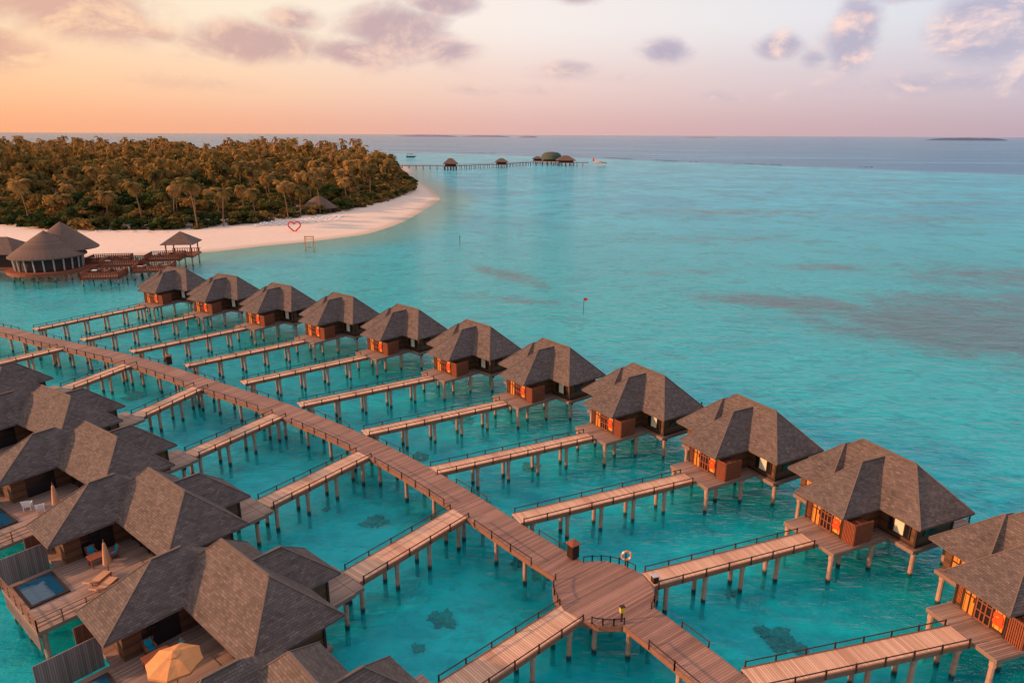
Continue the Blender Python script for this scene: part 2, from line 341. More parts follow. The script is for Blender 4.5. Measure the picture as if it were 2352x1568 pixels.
def sdist(P,poly):
    P=np.asarray(P,float); A=np.array(poly,float); B=np.roll(A,-1,0); best=np.full(len(P),1e9); ins=np.zeros(len(P),bool)
    for a_,b_ in zip(A,B):
        ab=b_-a_; tt=np.clip(((P-a_)@ab)/(ab@ab),0,1); dd=np.linalg.norm(P-(a_+tt[:,None]*ab),axis=1); best=np.minimum(best,dd)
        cnd=((a_[1]>P[:,1])!=(b_[1]>P[:,1])); 
        with np.errstate(divide='ignore',invalid='ignore'): xi=(b_[0]-a_[0])*(P[:,1]-a_[1])/(b_[1]-a_[1]+1e-12)+a_[0]
        ins^= cnd&(P[:,0]<xi)
    return np.where(ins,best,-best)
gx=np.arange(-1100.0,20,5.0); gy=np.arange(140.0,1060,5.0); GX,GY=np.meshgrid(gx,gy); P2=np.stack([GX.ravel(),GY.ravel()],1)
sdv=sdist(P2,shore); z=np.where(sdv>0,np.minimum(sdv*.06,1.3),np.maximum(sdv*.045,BZ-.05)); z=np.where(sdv<-40,BZ-.1,z)
z+=np.where(sdv>8,(np.sin(P2[:,0]*.31)*np.sin(P2[:,1]*.27))*.08,0)
V=np.column_stack([P2,z]); nx=len(gx); ny=len(gy); I=np.arange(nx*ny).reshape(ny,nx)
Q=np.stack([I[:-1,:-1],I[:-1,1:],I[1:,1:],I[1:,:-1]],-1).reshape(-1,4)
keep=(sdv[Q]>-60).any(1); Q=Q[keep]
me=np_mesh('island_ground',V,Q,BED); me.polygons.foreach_set('use_smooth',[True]*len(me.polygons))
top(obj('island_ground',me),'white sand island ground with a curving beach','ground',None,'structure')
# ---------------------------------------------------------------- piles
pm=MB(); pm.tube([(0,0,-4.5),(0,0,0)],.17,9); pm.tube([(0,0,-.42),(0,0,-.02)],.215,9); PILE=pm.mesh('support_pile',M['pile'])
def pile(parent,x,y,z=-.3): return obj('support_pile',PILE,parent,(x,y,z))
# ---------------------------------------------------------------- villas
def build_villa(s,label,group):
    root=thing('overwater_villa',label,'villa',(0,0,0),0,group); near=s>0
    def Y(a,b): return (a*s,b*s) if s>0 else (b*s,a*s)
    rf=MB(); ze=2.3; X0=1.7 if near else 0.0; HW=2.1 if near else 2.35
    rh=2.95 if near else 3.25; ry=2.9 if near else 2.5; ap=2.9 if near else 4.2
    rf.hip(4,10.1,-5.75,5.75,ze,(7.05,-ry),(7.05,ry),ze+rh)
    rf.hip(X0,8.2,-HW,HW,ze-.03,(X0+ap,0),(6.95,0),ze+(2.45 if near else 2.85))
    if not near: rf.hip(2.5,8.0,1.4,5.72,ze-.02,(6.2,3.4),(6.9,3.4),ze+2.6)
    y0,y1=Y(-6.7,-2.3); yc=-4.5*s
    if near: rf.hip(5.6,14.6,y0,y1,ze-.06,(8.9,yc),(10.7,yc),ze+2.62)
    roof=obj('roof',rf.mesh('roof',M['shingle']),root)
    rc=MB(); e=.02
    def hipcap(x0,x1,y0,y1,z0,A,B,zr):
        a_=(*A,zr+e); b_=(*B,zr+e); rc.beam(a_,b_,.16,.07)
        if abs(A[0]-B[0])<abs(A[1]-B[1]): prs=[(a_,(x0,y0)),(a_,(x1,y0)),(b_,(x1,y1)),(b_,(x0,y1))]
        else: prs=[(a_,(x0,y0)),(a_,(x0,y1)),(b_,(x1,y0)),(b_,(x1,y1))]
        for q,c_ in prs: rc.beam(q,(c_[0],c_[1],z0+e*.6),.08,.05)
    hipcap(4,10.1,-5.75,5.75,ze,(7.05,-ry),(7.05,ry),ze+rh)
    zw=ze+(2.47 if near else 2.87)
    rc.beam((X0+ap,0,zw),(6.8,0,zw),.16,.07)
    for yy in (-HW,HW): rc.beam((X0+ap,0,zw),(X0,yy,ze-.02),.08,.05)
    if not near:
        for yy in (1.4,5.72): rc.beam((6.2,3.4,ze+2.62),(2.5,yy,ze),.08,.05)
    if near:
        rc.beam((8.9,yc,ze+2.64),(10.7,yc,ze+2.64),.16,.07)
        for yy in (y0,y1): rc.beam((10.7,yc,ze+2.64),(14.6,yy,ze-.04),.08,.05)
    obj('ridge_cap',rc.mesh('ridge_cap',M['ridge']),roof)
    xf=X0+.9
    wl=MB(); wl.box(5,9,-4.9,4.9,0,2.55); wl.box(xf,5.1,-1.75,1.75,0,2.6)
    if not near: wl.box(3.3,5.05,1.7,4.85,0,2.57)
    y0,y1=Y(-6.0,-3.0)
    if near: wl.box(8.4,13.5,y0,y1,0,2.5)
    obj('wall',wl.mesh('wall',M['wall']),root)
    px=-.2 if near else -1.3
    fl=MB(); fl.box(4.6,9.9,-5.15,5.15,-.34,-.04) ; fl.box(px,.6,-3.1 if not near else -1.9,1.9,-.3,0); fl.box(.6,4.7,-3.05 if not near else -1.95,2.0,-.32,-.02)
    if not near: fl.box(2.9,4.7,2.0,5.1,-.33,-.03)
    obj('entry_platform',fl.mesh('entry_platform',M['terrace']),root)
    od=MB()
    if near:
        y0,y1=Y(-6.4,3.5); od.box(9.91,14.1,y0,y1,-.28,0); y0,y1=Y(-3.4,3.5); od.box(14.11,17.4,y0,y1,-.28,0)
    else: od.box(9.91,12.6,-4.2,4.8,-.28,0)
    obj('terrace',od.mesh('terrace',M['terrace']),root)
    if near:
        po=MB(); y0,y1=Y(-2.8,.6); po.box(14.5,16.9,y0,y1,.0,.12)
        pl=obj('plunge_pool',po.mesh('plunge_pool',M['dark']),root)
        pw=MB(); y0,y1=Y(-2.6,.4); pw.box(14.7,16.7,y0,y1,.05,.135); obj('pool_water',pw.mesh('pool_water',POOLW),pl)
        sk=MB(); 
        for yy in np.arange(-3.2,3.4,.16): sk.box(17.30,17.37,yy*s-.05,yy*s+.05,-1.5,-.29)
        sk.box(17.36,17.39,-3.3,3.4,-.5,-.4); sk.box(17.36,17.39,-3.3,3.4,-1.4,-1.3)
        obj('lattice_skirt',sk.mesh('lattice_skirt',M['screen']),root)
    # front wall features (offset along x by dx for the shorter entrance wing)
    dx=xf-.9
    d=MB(); d.box(.84+dx,.895+dx,.35,1.15,.02,2.0); dd=obj('door',d.mesh('door',M['panel']),root)
    h=MB(); h.beam((.8+dx,.45,1.0),(.8+dx,.45,1.3),.05); obj('door_handle',h.mesh('door_handle',M['dark']),dd)
    h=MB(); 
    for yy in (.33,1.17): h.box(.8+dx,.9+dx,yy-.05,yy+.05,0,2.1)
    h.box(.8+dx,.9+dx,.3,1.2,2.0,2.1); h.box(.8+dx,.9+dx,.3,1.2,1.3,1.36); h.box(.8+dx,.9+dx,.72,.78,.0,2.05); obj('door_frame',h.mesh('door_frame',M['dark']),dd)
    wn=MB(); wn.box(.85+dx,.896+dx,-.75,.25,.1,2.0)
    wd=obj('window',wn.mesh('window',M['glass']),root)
    f=MB()
    for yy in (-.78,-.4,-.1,.24): f.box(.80+dx,.9+dx,yy-.04,yy+.04,.05,2.05)
    for zz in (.08,.75,1.4,2.03): f.box(.79+dx,.9+dx,-.8,.26,zz-.035,zz+.035)
    obj('window_frame',f.mesh('window_frame',M['redwood']),wd)
    for (ya,yb) in ((1.24,1.66),(-1.66,-.9)):
        o2=MB(); o2.box(.86+dx,.897+dx,ya,yb,.25,1.95); wp=obj('wall_panel',o2.mesh('wall_panel',M['panel']),root)
        h=MB()
        for yy in (ya,yb): h.box(.82+dx,.9+dx,yy-.05,yy+.05,.15,2.05)
        for zz in (.2,2.0): h.box(.82+dx,.9+dx,ya,yb,zz-.06,zz+.06)
        obj('panel_frame',h.mesh('panel_frame',M['dark']),wp)
    lv=MB(); lv.box(.85+dx,.87+dx,1.27,1.63,.3,.38); lv.box(.85+dx,.87+dx,1.27,1.63,1.85,1.92)
    for yy in np.arange(1.3,1.64,.09): lv.box(.8+dx,.86+dx,yy-.015,yy+.015,.3,1.92)
    obj('louvre',lv.mesh('louvre',M['redwood']),root)
    if not near:
        lo=obj('letter_sign',LETTER,root,(.82,-1.28,.62)); lo.rotation_euler=(math.radians(90),0,math.radians(-90))
        sc=MB()
        for xx in np.arange(.9,2.75,.13): sc.box(xx,xx+.08,-2.9,-2.84,.0,1.75)
        for yy in np.arange(-2.85,-1.8,.13): sc.box(.84,.9,yy,yy+.08,0,1.75)
        sc.box(.84,2.8,-2.84,-2.8,1.7,1.78); sc.box(.86,.9,-2.84,-1.8,1.7,1.78); sc.box(.95,2.7,-2.8,-1.9,.03,1.5)
        obj('slatted_screen',sc.mesh('slatted_screen',M['redwood']),root)
        w4=MB(); w4.box(3.24,3.29,2.4,4.2,.5,2.0); w4b=obj('window',w4.mesh('window',M['panel']),root)
        f4=MB()
        for yy in (2.4,3.0,3.6,4.2): f4.box(3.19,3.3,yy-.05,yy+.05,.45,2.05)
        for zz in (.46,1.25,2.04): f4.box(3.18,3.3,2.35,4.25,zz-.04,zz+.04)
        obj('window_frame',f4.mesh('window_frame',M['dark']),w4b)
    w2=MB(); w2.box(4.93,4.99,-4.4,-2.6,.5,2.0); w2b=obj('window',w2.mesh('window',M['glass']),root)
    cu=MB(); cu.box(4.9,4.94,-3.9,-3.1,.55,1.95); obj('curtain',cu.mesh('curtain',M['cream']),w2b)
    fr2=MB()
    for yy in (-4.4,-3.95,-3.05,-2.6): fr2.box(4.88,5.0,yy-.04,yy+.04,.45,2.05)
    fr2.box(4.87,5.0,-4.45,-2.55,.42,.5); fr2.box(4.87,5.0,-4.45,-2.55,2.0,2.08)
    obj('window_frame',fr2.mesh('window_frame',M['dark']),w2b)
    w3=MB(); w3.box(5.8,7.0,-4.96,-4.91,.9,1.9); obj('window',w3.mesh('window',M['glass']),root)
    tr=MB()
    for zz in (.02,2.2):
        tr.box(4.95,9.05,-4.96,-4.9,zz,zz+.14); tr.box(4.95,9.05,4.9,4.96,zz,zz+.14); tr.box(4.93,4.99,-4.9,-1.8,zz,zz+.14); tr.box(4.93,4.99,1.8,4.9,zz,zz+.14); tr.box(9.0,9.04,-4.9,4.9,zz,zz+.14)
    for xx,yy in ((5,-4.9),(9,-4.9),(5,4.9),(9,4.9)): tr.box(xx-.08,xx+.08,yy-.08,yy+.08,0,2.45)
    obj('trim',tr.mesh('trim',M['dark']),root)
    for yy in (-1.75,1.75):
        cp=MB(); cp.box(.82+dx,.98+dx,yy-.08,yy+.08,0,2.45); obj('corner_post',cp.mesh('corner_post',M['dark']),root)
    gd=MB(); y0,y1=Y(-2.6,4.2); gd.box(9.01,9.06,y0,y1,.05,2.15)
    g1=obj('glass_door',gd.mesh('glass_door',M['glass']),root); fr3=MB(); fr3.box(9.02,9.12,y0,y1,2.12,2.2)
    for yy in np.linspace(-2.6,4.2,6): fr3.box(9.02,9.12,yy*s-.05,yy*s+.05,0,2.2)
    obj('door_frame',fr3.mesh('door_frame',M['dark']),g1)
    if near:
        gd=MB(); gd.box(10.2,12.4,-2.99,-2.95,.05,2.1); obj('glass_door',gd.mesh('glass_door',M['glass']),root)
        ps=MB(); ya=-4.4*s; ps.box(14.2,17.6,ya-.04,ya+.04,-.6,1.6); obj('privacy_screen',ps.mesh('privacy_screen',M['screen']),root)
        ps=MB(); ya=-6.3*s; ps.box(12.2,15.0,ya-.04,ya+.04,-.6,1.5); obj('privacy_screen',ps.mesh('privacy_screen',M['screenbrown']),root)
    rl=MB()
    pts=[(17.35,-3.3*s),(17.35,3.45*s),(10.2,3.45*s)] if near else [(10.2,-4.1),(12.5,-4.1),(12.5,4.7),(10.2,4.7)]
    for (a_,b_) in zip(pts[:-1],pts[1:]):
        A=Vector((*a_,0)); B=Vector((*b_,0)); n=int((B-A).length/1.2)
        for k in range(n+1):
            q=A.lerp(B,k/n); rl.box(q.x-.04,q.x+.04,q.y-.04,q.y+.04,0,.9)
        for zz in (.9,.6,.32): rl.beam(A+Vector((0,0,zz)),B+Vector((0,0,zz)),.06,.05)
    obj('railing',rl.mesh('railing',M['beam']),root)
    for xx in (1.2,5.4,9.2):
        bm=MB(); bm.box(xx-.12,xx+.12,-5.0 if xx>2 else -1.8,5.0 if xx>2 else 1.9,-.6,-.35); obj('floor_beam',bm.mesh('floor_beam',M['dark']),root)
    pl1=[(5.4,-4.7),(5.4,0),(5.4,4.7),(9.2,-4.7),(9.2,0),(9.2,4.7)]
    pl1+= [(1.2,-1.6),(1.2,1.6)] if near else [(1.3,-1.6),(1.3,1.6),(-1.1,-2.8),(-1.1,1.6),(3.2,-2.8),(3.2,4.6)]
    for x,y in pl1: pile(root,x,y,-.3)
    for x,y in ([(13.2,-5.9),(13.2,-2.6),(13.2,3.0),(17,-3),(17,0),(17,3.1)] if near else [(12.2,-3.8),(12.2,4.4)]): pile(root,x,y*1,-.28)
    return root
def mk_poolw():
    m,t,o=mat('pool_water'); g=t.new('ShaderNodeTexCoord').outputs['Object']; principled(t,o,(.01,.07,.13,1),.05,bump(t,t.noise(g,3,2),.2,.05),.5); return m
POOLW=mk_poolw()
cu=bpy.data.curves.new('a','FONT'); cu.body='a'; cu.size=1.7; cu.extrude=.04; cu.align_x='CENTER'; cu.offset=.05
tmp=bpy.data.objects.new('tmp',cu); COL.objects.link(tmp); dg=bpy.context.evaluated_depsgraph_get()
LETTER=bpy.data.meshes.new_from_object(tmp.evaluated_get(dg)); LETTER.materials.clear(); LETTER.materials.append(M['redglow']); bpy.data.objects.remove(tmp)
fT=[(30.5,52.8),(23.1,63.2),(14.4,72.7),(4.7,82.4),(-5.5,91.4),(-16.5,100.3),(-28.1,108),(-40.4,115.2),(-52.9,122.9),(-65.3,129.4)]
fAng=[20.5,25,30,35.5,40.5,44.5,49,53.5,58.5,62.5]
FAR=[]
for (x,y),an_ in zip(fT,fAng):
    r=rot((7.7,2.5),math.radians(an_)); FAR.append((x-r[0],y-r[1],an_+3))
FAR.insert(0,(29.5,37.0,17))
J=[(13.8,32.1),(9.7,41.3),(.4,49.2),(-7.5,57.4),(-15.5,65.8),(-24.6,73.5),(-33.9,80.7),(-44.1,87.3),(-54.6,93.3),(-65.1,99),(-76.1,104.6)]
NEAR=[(-4.0,30.9,224),(-11.7,41.4,229),(-21.4,51.3,231),(-31.8,60.5,235),(-41.9,69.9,238),(-55.1,78.3,241)]
NP=[(4.2,38),(-4.1,50.2),(-14.3,61),(-25.8,70.7),(-38.4,79.5),(-51.7,88.1),(-65.5,95)]
pf=build_villa(-1,'brown shingle-roofed villa on stilts with orange-lit entrance','overwater villas along the boardwalk')
for i,(x,y,an_) in enumerate(FAR):
    o=pf if i==0 else clone(pf); o.location=(x,y,DZ); o.rotation_euler=(0,0,math.radians(an_))
pn=build_villa(1,'grey-brown shingle-roofed villa on stilts with pool terrace','overwater villas along the boardwalk')
for i,(x,y,an_) in enumerate(NEAR):
    o=pn if i==0 else clone(pn); o.location=(x,y,DZ); o.rotation_euler=(0,0,math.radians(an_))
# ---------------------------------------------------------------- boardwalks
def rail_mesh(pts,post=2.0,h=.5,name='handrail'):
    mb=MB(); acc=[]
    for A,B in pts:
        A=Vector(A); B=Vector(B); L=(B-A).length; n=max(1,round(L/post))
        for k in range(n+1):
            q=A.lerp(B,k/n); mb.box(q.x-.04,q.x+.04,q.y-.04,q.y+.04,q.z-.25,q.z+h)
        u=Vector((0,0,h-.06)); mb.beam(A+u,B+u,.05,.055)
    return mb.mesh(name,M['dark'])
def branch(P,Q,w=1.6,label='narrow timber jetty on concrete piles leading to a villa'):
    P=Vector(P); Q=Vector(Q); L=(Q-P).length; an_=math.atan2(Q.y-P.y,Q.x-P.x)
    root=thing('timber_jetty',label,'jetty',(P.x,P.y,DZ-.006),an_,'jetties branching off the boardwalk')
    d=MB(); d.box(0,L,-w/2,w/2,-.12,0); obj('deck',d.mesh('deck',M['deck2']),root)
    b=MB()
    for y in (-w/2-.03,w/2+.03): b.box(.05,L-.05,y-.05,y+.05,-.34,.03)
    for x in np.arange(.6,L,3.3): b.box(x-.1,x+.1,-w/2,w/2,-.34,-.13)
    obj('edge_beam',b.mesh('edge_beam',M['beam']),root)
    for y in (-w/2-.1,w/2+.1): obj('handrail',rail_mesh([((.3,y,0),(L-.3,y,0))],2.0,.45),root)
    for x in np.arange(1.2,L-.2,3.3):
        for y in (-w/2+.22,w/2-.22): pile(root,float(x),y,-.3)
    return root
for (jx,jy),(x,y,an_) in zip(J,FAR):
    r=rot((-1.35,-.7),math.radians(an_)); branch((jx,jy),(x+r[0],y+r[1]))
for (jx,jy),(x,y,an_) in zip(NP,NEAR):
    r=rot((-.25,.3),math.radians(an_)); branch((jx,jy),(x+r[0],y+r[1]),1.9)
branch(NP[6],(-72.5,84),1.9)
ctrl=[(-125,121),(-103,113.5),(-81.2,104),(-70.5,98.3),(-57.8,92.1),(-47.3,86),(-37.6,79.5),(-28.1,73.4),(-20.6,67.8),(-12.9,61.2),(-6.8,55),(-1.9,49.4),(1.8,45),(6.4,40),(9.2,36.4),(12.2,31.9),(16.5,25),(21,17)]
def catmull(P,step=1.0):
    out=[]; P=[Vector((*q,0)) for q in P]
    for i in range(len(P)-1):
        a_,b_,c_,d_=P[max(i-1,0)],P[i],P[i+1],P[min(i+2,len(P)-1)]; n=max(2,int((c_-b_).length/step))
        for k in range(n):
            s_=k/n; out.append(.5*((2*b_)+(-a_+c_)*s_+(2*a_-5*b_+4*c_-d_)*s_**2+(-a_+3*b_-3*c_+d_)*s_**3))
    out.append(P[-1]); return out
# light smoothing of the control line
cl=catmull(ctrl,1.0)
for _ in range(12): cl=[cl[0]]+[(cl[i-1]+cl[i]*2+cl[i+1])/4 for i in range(1,len(cl)-1)]+[cl[-1]]
CW=1.4
main=thing('main_boardwalk','long curving timber boardwalk on concrete piles','boardwalk',(0,0,DZ))
d=MB(); eb=MB(); u=0; L=[];Rr=[]
for i,q in enumerate(cl):
    dd=(cl[min(i+1,len(cl)-1)]-cl[max(i-1,0)]).normalized(); n=Vector((-dd.y,dd.x,0)); L.append(q+n*CW); Rr.append(q-n*CW)
us=[0]
for i in range(1,len(cl)): us.append(us[-1]+(cl[i]-cl[i-1]).length)
for i in range(len(cl)-1):
    a_,b_,c_,e_=Rr[i],Rr[i+1],L[i+1],L[i]
    d.face([a_,b_,c_,e_],[(us[i],0),(us[i+1],0),(us[i+1],2*CW),(us[i],2*CW)])
    z1=Vector((0,0,-.14)); d.face([e_+z1,c_+z1,b_+z1,a_+z1])
    for E,F_ in ((L[i],L[i+1]),(Rr[i],Rr[i+1])): eb.beam(E+Vector((0,0,-.2)),F_+Vector((0,0,-.2)),.14,.38)
obj('deck',d.mesh('deck',M['deck']),main); obj('edge_beam',eb.mesh('edge_beam',M['beam']),main)
last=-9
CC=Vector((6.4,40,0)); CR=3.5
npile=0
for i in range(2,len(cl)-1):
    if us[i]-last>=3.3 and npile<98 and us[i]>12:
        last=us[i]
        for side in (L,Rr):
            q=cl[i].lerp(side[i],.72)
            pile(main,q.x,q.y,-.3); npile+=1
starts=[Vector((*q,0)) for q in J+NP]
for side in (L,Rr):
    off=[cl[i]+(side[i]-cl[i])*1.06 for i in range(len(cl))]
    prev=None; run=[]
    def flush(run):
        if run: obj('handrail',rail_mesh(run,2.2,.45),main)
    for i in range(0,len(off),2):
        q=off[i]; bad=any((q-s_).length<1.7 for s_ in starts) or (q-CC).length<CR+.35
        if bad: flush(run); run=[]
        elif prev is not None: run.append((prev,q))
        prev=None if bad else q
    flush(run)
NG=16
oc=[Vector((CC.x+CR*math.cos(2*math.pi*(k+.5)/NG),CC.y+CR*math.sin(2*math.pi*(k+.5)/NG),.012)) for k in range(NG)]
ua=math.radians(-53); pt=MB(); pt.face(oc,[((q.x*math.cos(ua)+q.y*math.sin(ua)),(-q.x*math.sin(ua)+q.y*math.cos(ua))) for q in oc])
for k in range(NG):
    A,B=oc[k],oc[(k+1)%NG]; pt.face([B,A,A+Vector((0,0,-.3)),B+Vector((0,0,-.3))])
obj('round_platform',pt.mesh('round_platform',M['deck']),main)
er=MB()
for k in range(NG):
    A,B=oc[k].copy(),oc[(k+1)%NG].copy(); A.z=B.z=-.24; er.beam(A,B,.12,.42)
obj('platform_edge',er.mesh('platform_edge',M['beam']),main)
for a0,a1 in ((42,108),(160,200),(250,285),(328,352)):
    n=max(2,int((a1-a0)/11)); arcs=[]
    for k in range(n):
        t0=math.radians(a0+(a1-a0)*k/n); t1=math.radians(a0+(a1-a0)*(k+1)/n)
        arcs.append(((CC.x+(CR-.05)*math.cos(t0),CC.y+(CR-.05)*math.sin(t0),0),(CC.x+(CR-.05)*math.cos(t1),CC.y+(CR-.05)*math.sin(t1),0)))
    obj('handrail',rail_mesh(arcs,2,.5),main)
for a_ in (1.2,4.4,2.7,5.9): pile(main,CC.x+2.9*math.cos(a_),CC.y+2.9*math.sin(a_),-.3)
# ---------------------------------------------------------------- boardwalk items
def cabinet(x,y,rz,label,sc=1.0):
    r=thing('storage_cabinet',label,'cabinet',(x,y,DZ+.0),rz)
    b=MB(); b.box(-.32,.32,-.32,.32,.05,1.15); 
    for k in np.arange(-.3,.3,.12): b.box(k,k+.06,-.35,-.32,.1,1.1); b.box(k,k+.06,.32,.35,.1,1.1); b.box(-.35,-.32,k,k+.06,.1,1.1)
    obj('body',b.mesh('body',M['dark']),r); l=MB(); l.hip(-.42,.42,-.42,.42,1.22,(-.05,0),(.05,0),1.36,.06); obj('lid',l.mesh('lid',M['redwood']),r)
cabinet(4.6,43.9,.6,'dark slatted wooden cabinet beside the boardwalk rail'); cabinet(-46.4,87.6,.6,'small dark wooden cabinet standing on the boardwalk')
def torus(mb,c,R_,r_,n=20,m=8):
    pts=[]
    for i in range(n+1):
        a_=2*math.pi*i/n; pts.append((c[0]+R_*math.cos(a_),c[1],c[2]+R_*math.sin(a_)))
    mb.tube(pts,r_,m,False)
r=thing('lifebuoy_stand','orange and white lifebuoy on a short post by the rail','lifebuoy',(8.35,42.75,DZ),.1)
b=MB(); b.beam((0,.14,0),(0,.14,1.05),.09); obj('post',b.mesh('post',M['dark']),r)
b=MB(); torus(b,(0,0,.95),.34,.075,24); obj('ring',b.mesh('ring',M['orange'],True),r)
for k in range(4):
    b=MB(); a_=math.pi/4+k*math.pi/2; b.tube([(.34*math.cos(a_+q),0,.95+.34*math.sin(a_+q)) for q in (-.22,-.07,.07,.22)],.082,8); obj('white_band',b.mesh('white_band',M['white'],True),r)
r=thing('call_box','yellow box on a post at the round platform','call box',(7.15,36.95,DZ),.3)
b=MB(); b.beam((0,0,-.3),(0,0,.75),.1); obj('post',b.mesh('post',M['dark']),r); b=MB(); b.box(-.14,.14,-.1,.1,.7,1.1); obj('box',b.mesh('box',M['yellow']),r); b=MB(); b.box(-.17,.17,-.13,.13,1.1,1.16); obj('cap',b.mesh('cap',M['dark']),r)
r=thing('waste_bin','low metal bin beside the jetty entrance','bin',(10.1,41.0,DZ+.02),.3)
b=MB(); b.box(-.2,.2,-.2,.2,0,.5); obj('body',b.mesh('body',M['dark']),r); b=MB(); b.box(-.23,.23,-.23,.23,.5,.55); obj('lid',b.mesh('lid',M['column']),r)
# ---------------------------------------------------------------- terrace furniture
def chair(loc,rz,fabric,frame,label,group=None,name='terrace_chair'):
    r=thing(name,label,'chair',loc,rz,group)
    f=MB()
    for x in (-.26,.26):
        for y in (-.25,.25): f.box(x-.03,x+.03,y-.03,y+.03,0,.6)
        f.box(x-.05,x+.05,-.3,.3,.6,.65)
    f.box(-.26,.26,-.25,.25,.33,.38); f.beam((-.26,.27,.35),(-.32,.36,.95),.05); f.beam((.26,.27,.35),(.32,.36,.95),.05)
    for k in range(4): f.beam((-.28,.29+.03*k,.5+.14*k),(.28,.29+.03*k,.5+.14*k),.04,.08)
    obj('frame',f.mesh('frame',frame),r); c=MB(); c.box(-.24,.24,-.24,.22,.38,.47); c.beam((0,.2,.45),(0,.33,.9),.44,.08); obj('cushion',c.mesh('cushion',fabric),r); return r
def table(loc,rz,label,m1,size=(.75,.45)):
    r=thing('terrace_table',label,'table',loc,rz); tp=MB(); tp.box(-size[0],size[0],-size[1],size[1],.68,.74); obj('table_top',tp.mesh('table_top',m1),r)
    for x in (-size[0]+.1,size[0]-.1):
        for y in (-size[1]+.1,size[1]-.1): l=MB(); l.box(x-.035,x+.035,y-.035,y+.035,0,.679); obj('leg',l.mesh('leg',M['redwood']),r)
def lounger(loc,rz,label,group=None,m1=None,m2=None):
    r=thing('sun_lounger',label,'sun lounger',loc,rz,group); f=MB(); f.box(-.33,.33,-1.0,.3,.28,.34)
    for x in (-.28,.28):
        for y in (-.9,.2): f.box(x-.03,x+.03,y-.03,y+.03,0,.28)
    obj('frame',f.mesh('frame',m1 or M['redwood']),r); c=MB(); c.box(-.3,.3,-.98,.28,.345,.42); c.beam((0,.22,.4),(0,.95,.78),.6,.08); obj('cushion',c.mesh('cushion',m2 or M['tanfab']),r); return r
def umbrella(loc,opened,label,R_=1.5):
    r=thing('garden_umbrella',label,'umbrella',loc,.2); p_=MB(); p_.tube([(0,0,0),(0,0,2.75)],.035,8); obj('pole',p_.mesh('pole',M['redwood']),r)
    c=MB(); n=8
    if opened:
        for k in range(n):
            a0=2*math.pi*k/n; a1=2*math.pi*(k+1)/n; A=(R_*math.cos(a0),R_*math.sin(a0),2.1); B=(R_*math.cos(a1),R_*math.sin(a1),2.1)
            q0=(.85*math.cos(a0),.85*math.sin(a0),2.42); q1=(.85*math.cos(a1),.85*math.sin(a1),2.42); qm=((q0[0]+q1[0])/2*.99,(q0[1]+q1[1])/2*.99,2.4)
            mA=(.3*math.cos(a0),.3*math.sin(a0),2.6); mB=(.3*math.cos(a1),.3*math.sin(a1),2.6)
            Md=((A[0]+B[0])/2*.98,(A[1]+B[1])/2*.98,2.1)
            c.face([A,Md,qm,q0]); c.face([Md,B,q1,qm]); c.face([q0,qm,mA]); c.face([qm,q1,mB,mA]); c.face([(A[0],A[1],1.95),(Md[0],Md[1],1.98),Md,A]); c.face([(Md[0],Md[1],1.98),(B[0],B[1],1.95),B,Md])
            c.face([(.4*math.cos(a0),.4*math.sin(a0),2.61),(.4*math.cos(a1),.4*math.sin(a1),2.61),(0,0,2.78)])
        obj('canopy',c.mesh('canopy',M['orangefab']),r)
    else:
        c.cone((0,0,.7),[(.12,0),(.3,.15),(.22,.9),(.1,1.7),(.0,1.95)],10); obj('canopy',c.mesh('canopy',M['tanfab'],True),r)
def at(v,lx,ly,z=0.0): x,y,an_=v; r=rot((lx,ly),math.radians(an_)); return (x+r[0],y+r[1],DZ+z)
A_,B_,C_,D_=NEAR[1],NEAR[2],NEAR[3],NEAR[4]
umbrella(at(A_,12.4,1.7),True,'open orange garden umbrella on the villa terrace')
table(at(A_,12.3,-1.3),math.radians(229),'reddish wooden table on the villa terrace',M['redwood'])
chair(at(A_,12.2,-2.5),math.radians(229+180),M['teal'],M['redwood'],'wooden chair with turquoise cushion at the terrace table'); chair(at(A_,11.2,-1.2),math.radians(229+90),M['teal'],M['redwood'],'wooden chair with turquoise cushion at the terrace table')
lounger(at(A_,14.2,1.6),math.radians(200),'tan cushioned sun lounger on a timber terrace'); 
umbrella(at(B_,12.0,.5),False,'closed tan umbrella on the villa terrace')
table(at(B_,12.0,-1.3),math.radians(231),'reddish wooden table on the villa terrace',M['redwood'],(.6,.45))
chair(at(B_,12.0,-2.3),math.radians(231+180),M['teal'],M['redwood'],'wooden chair with turquoise cushion at the terrace table'); chair(at(B_,11.0,-1.2),math.radians(231+90),M['teal'],M['redwood'],'wooden chair with turquoise cushion at the terrace table')
lounger(at(B_,13.0,1.2),math.radians(170),'tan cushioned sun lounger on a timber terrace'); lounger(at(B_,13.0,2.3),math.radians(170),'tan cushioned sun lounger on a timber terrace')
chair(at(C_,13.2,-.9),math.radians(200),M['white'],M['white'],'white painted armchair on the villa terrace',None,'armchair'); chair(at(C_,12.8,.5),math.radians(215),M['white'],M['white'],'white painted armchair on the villa terrace',None,'armchair')
umbrella(at(C_,12.0,1.6),False,'closed tan umbrella on the villa terrace')
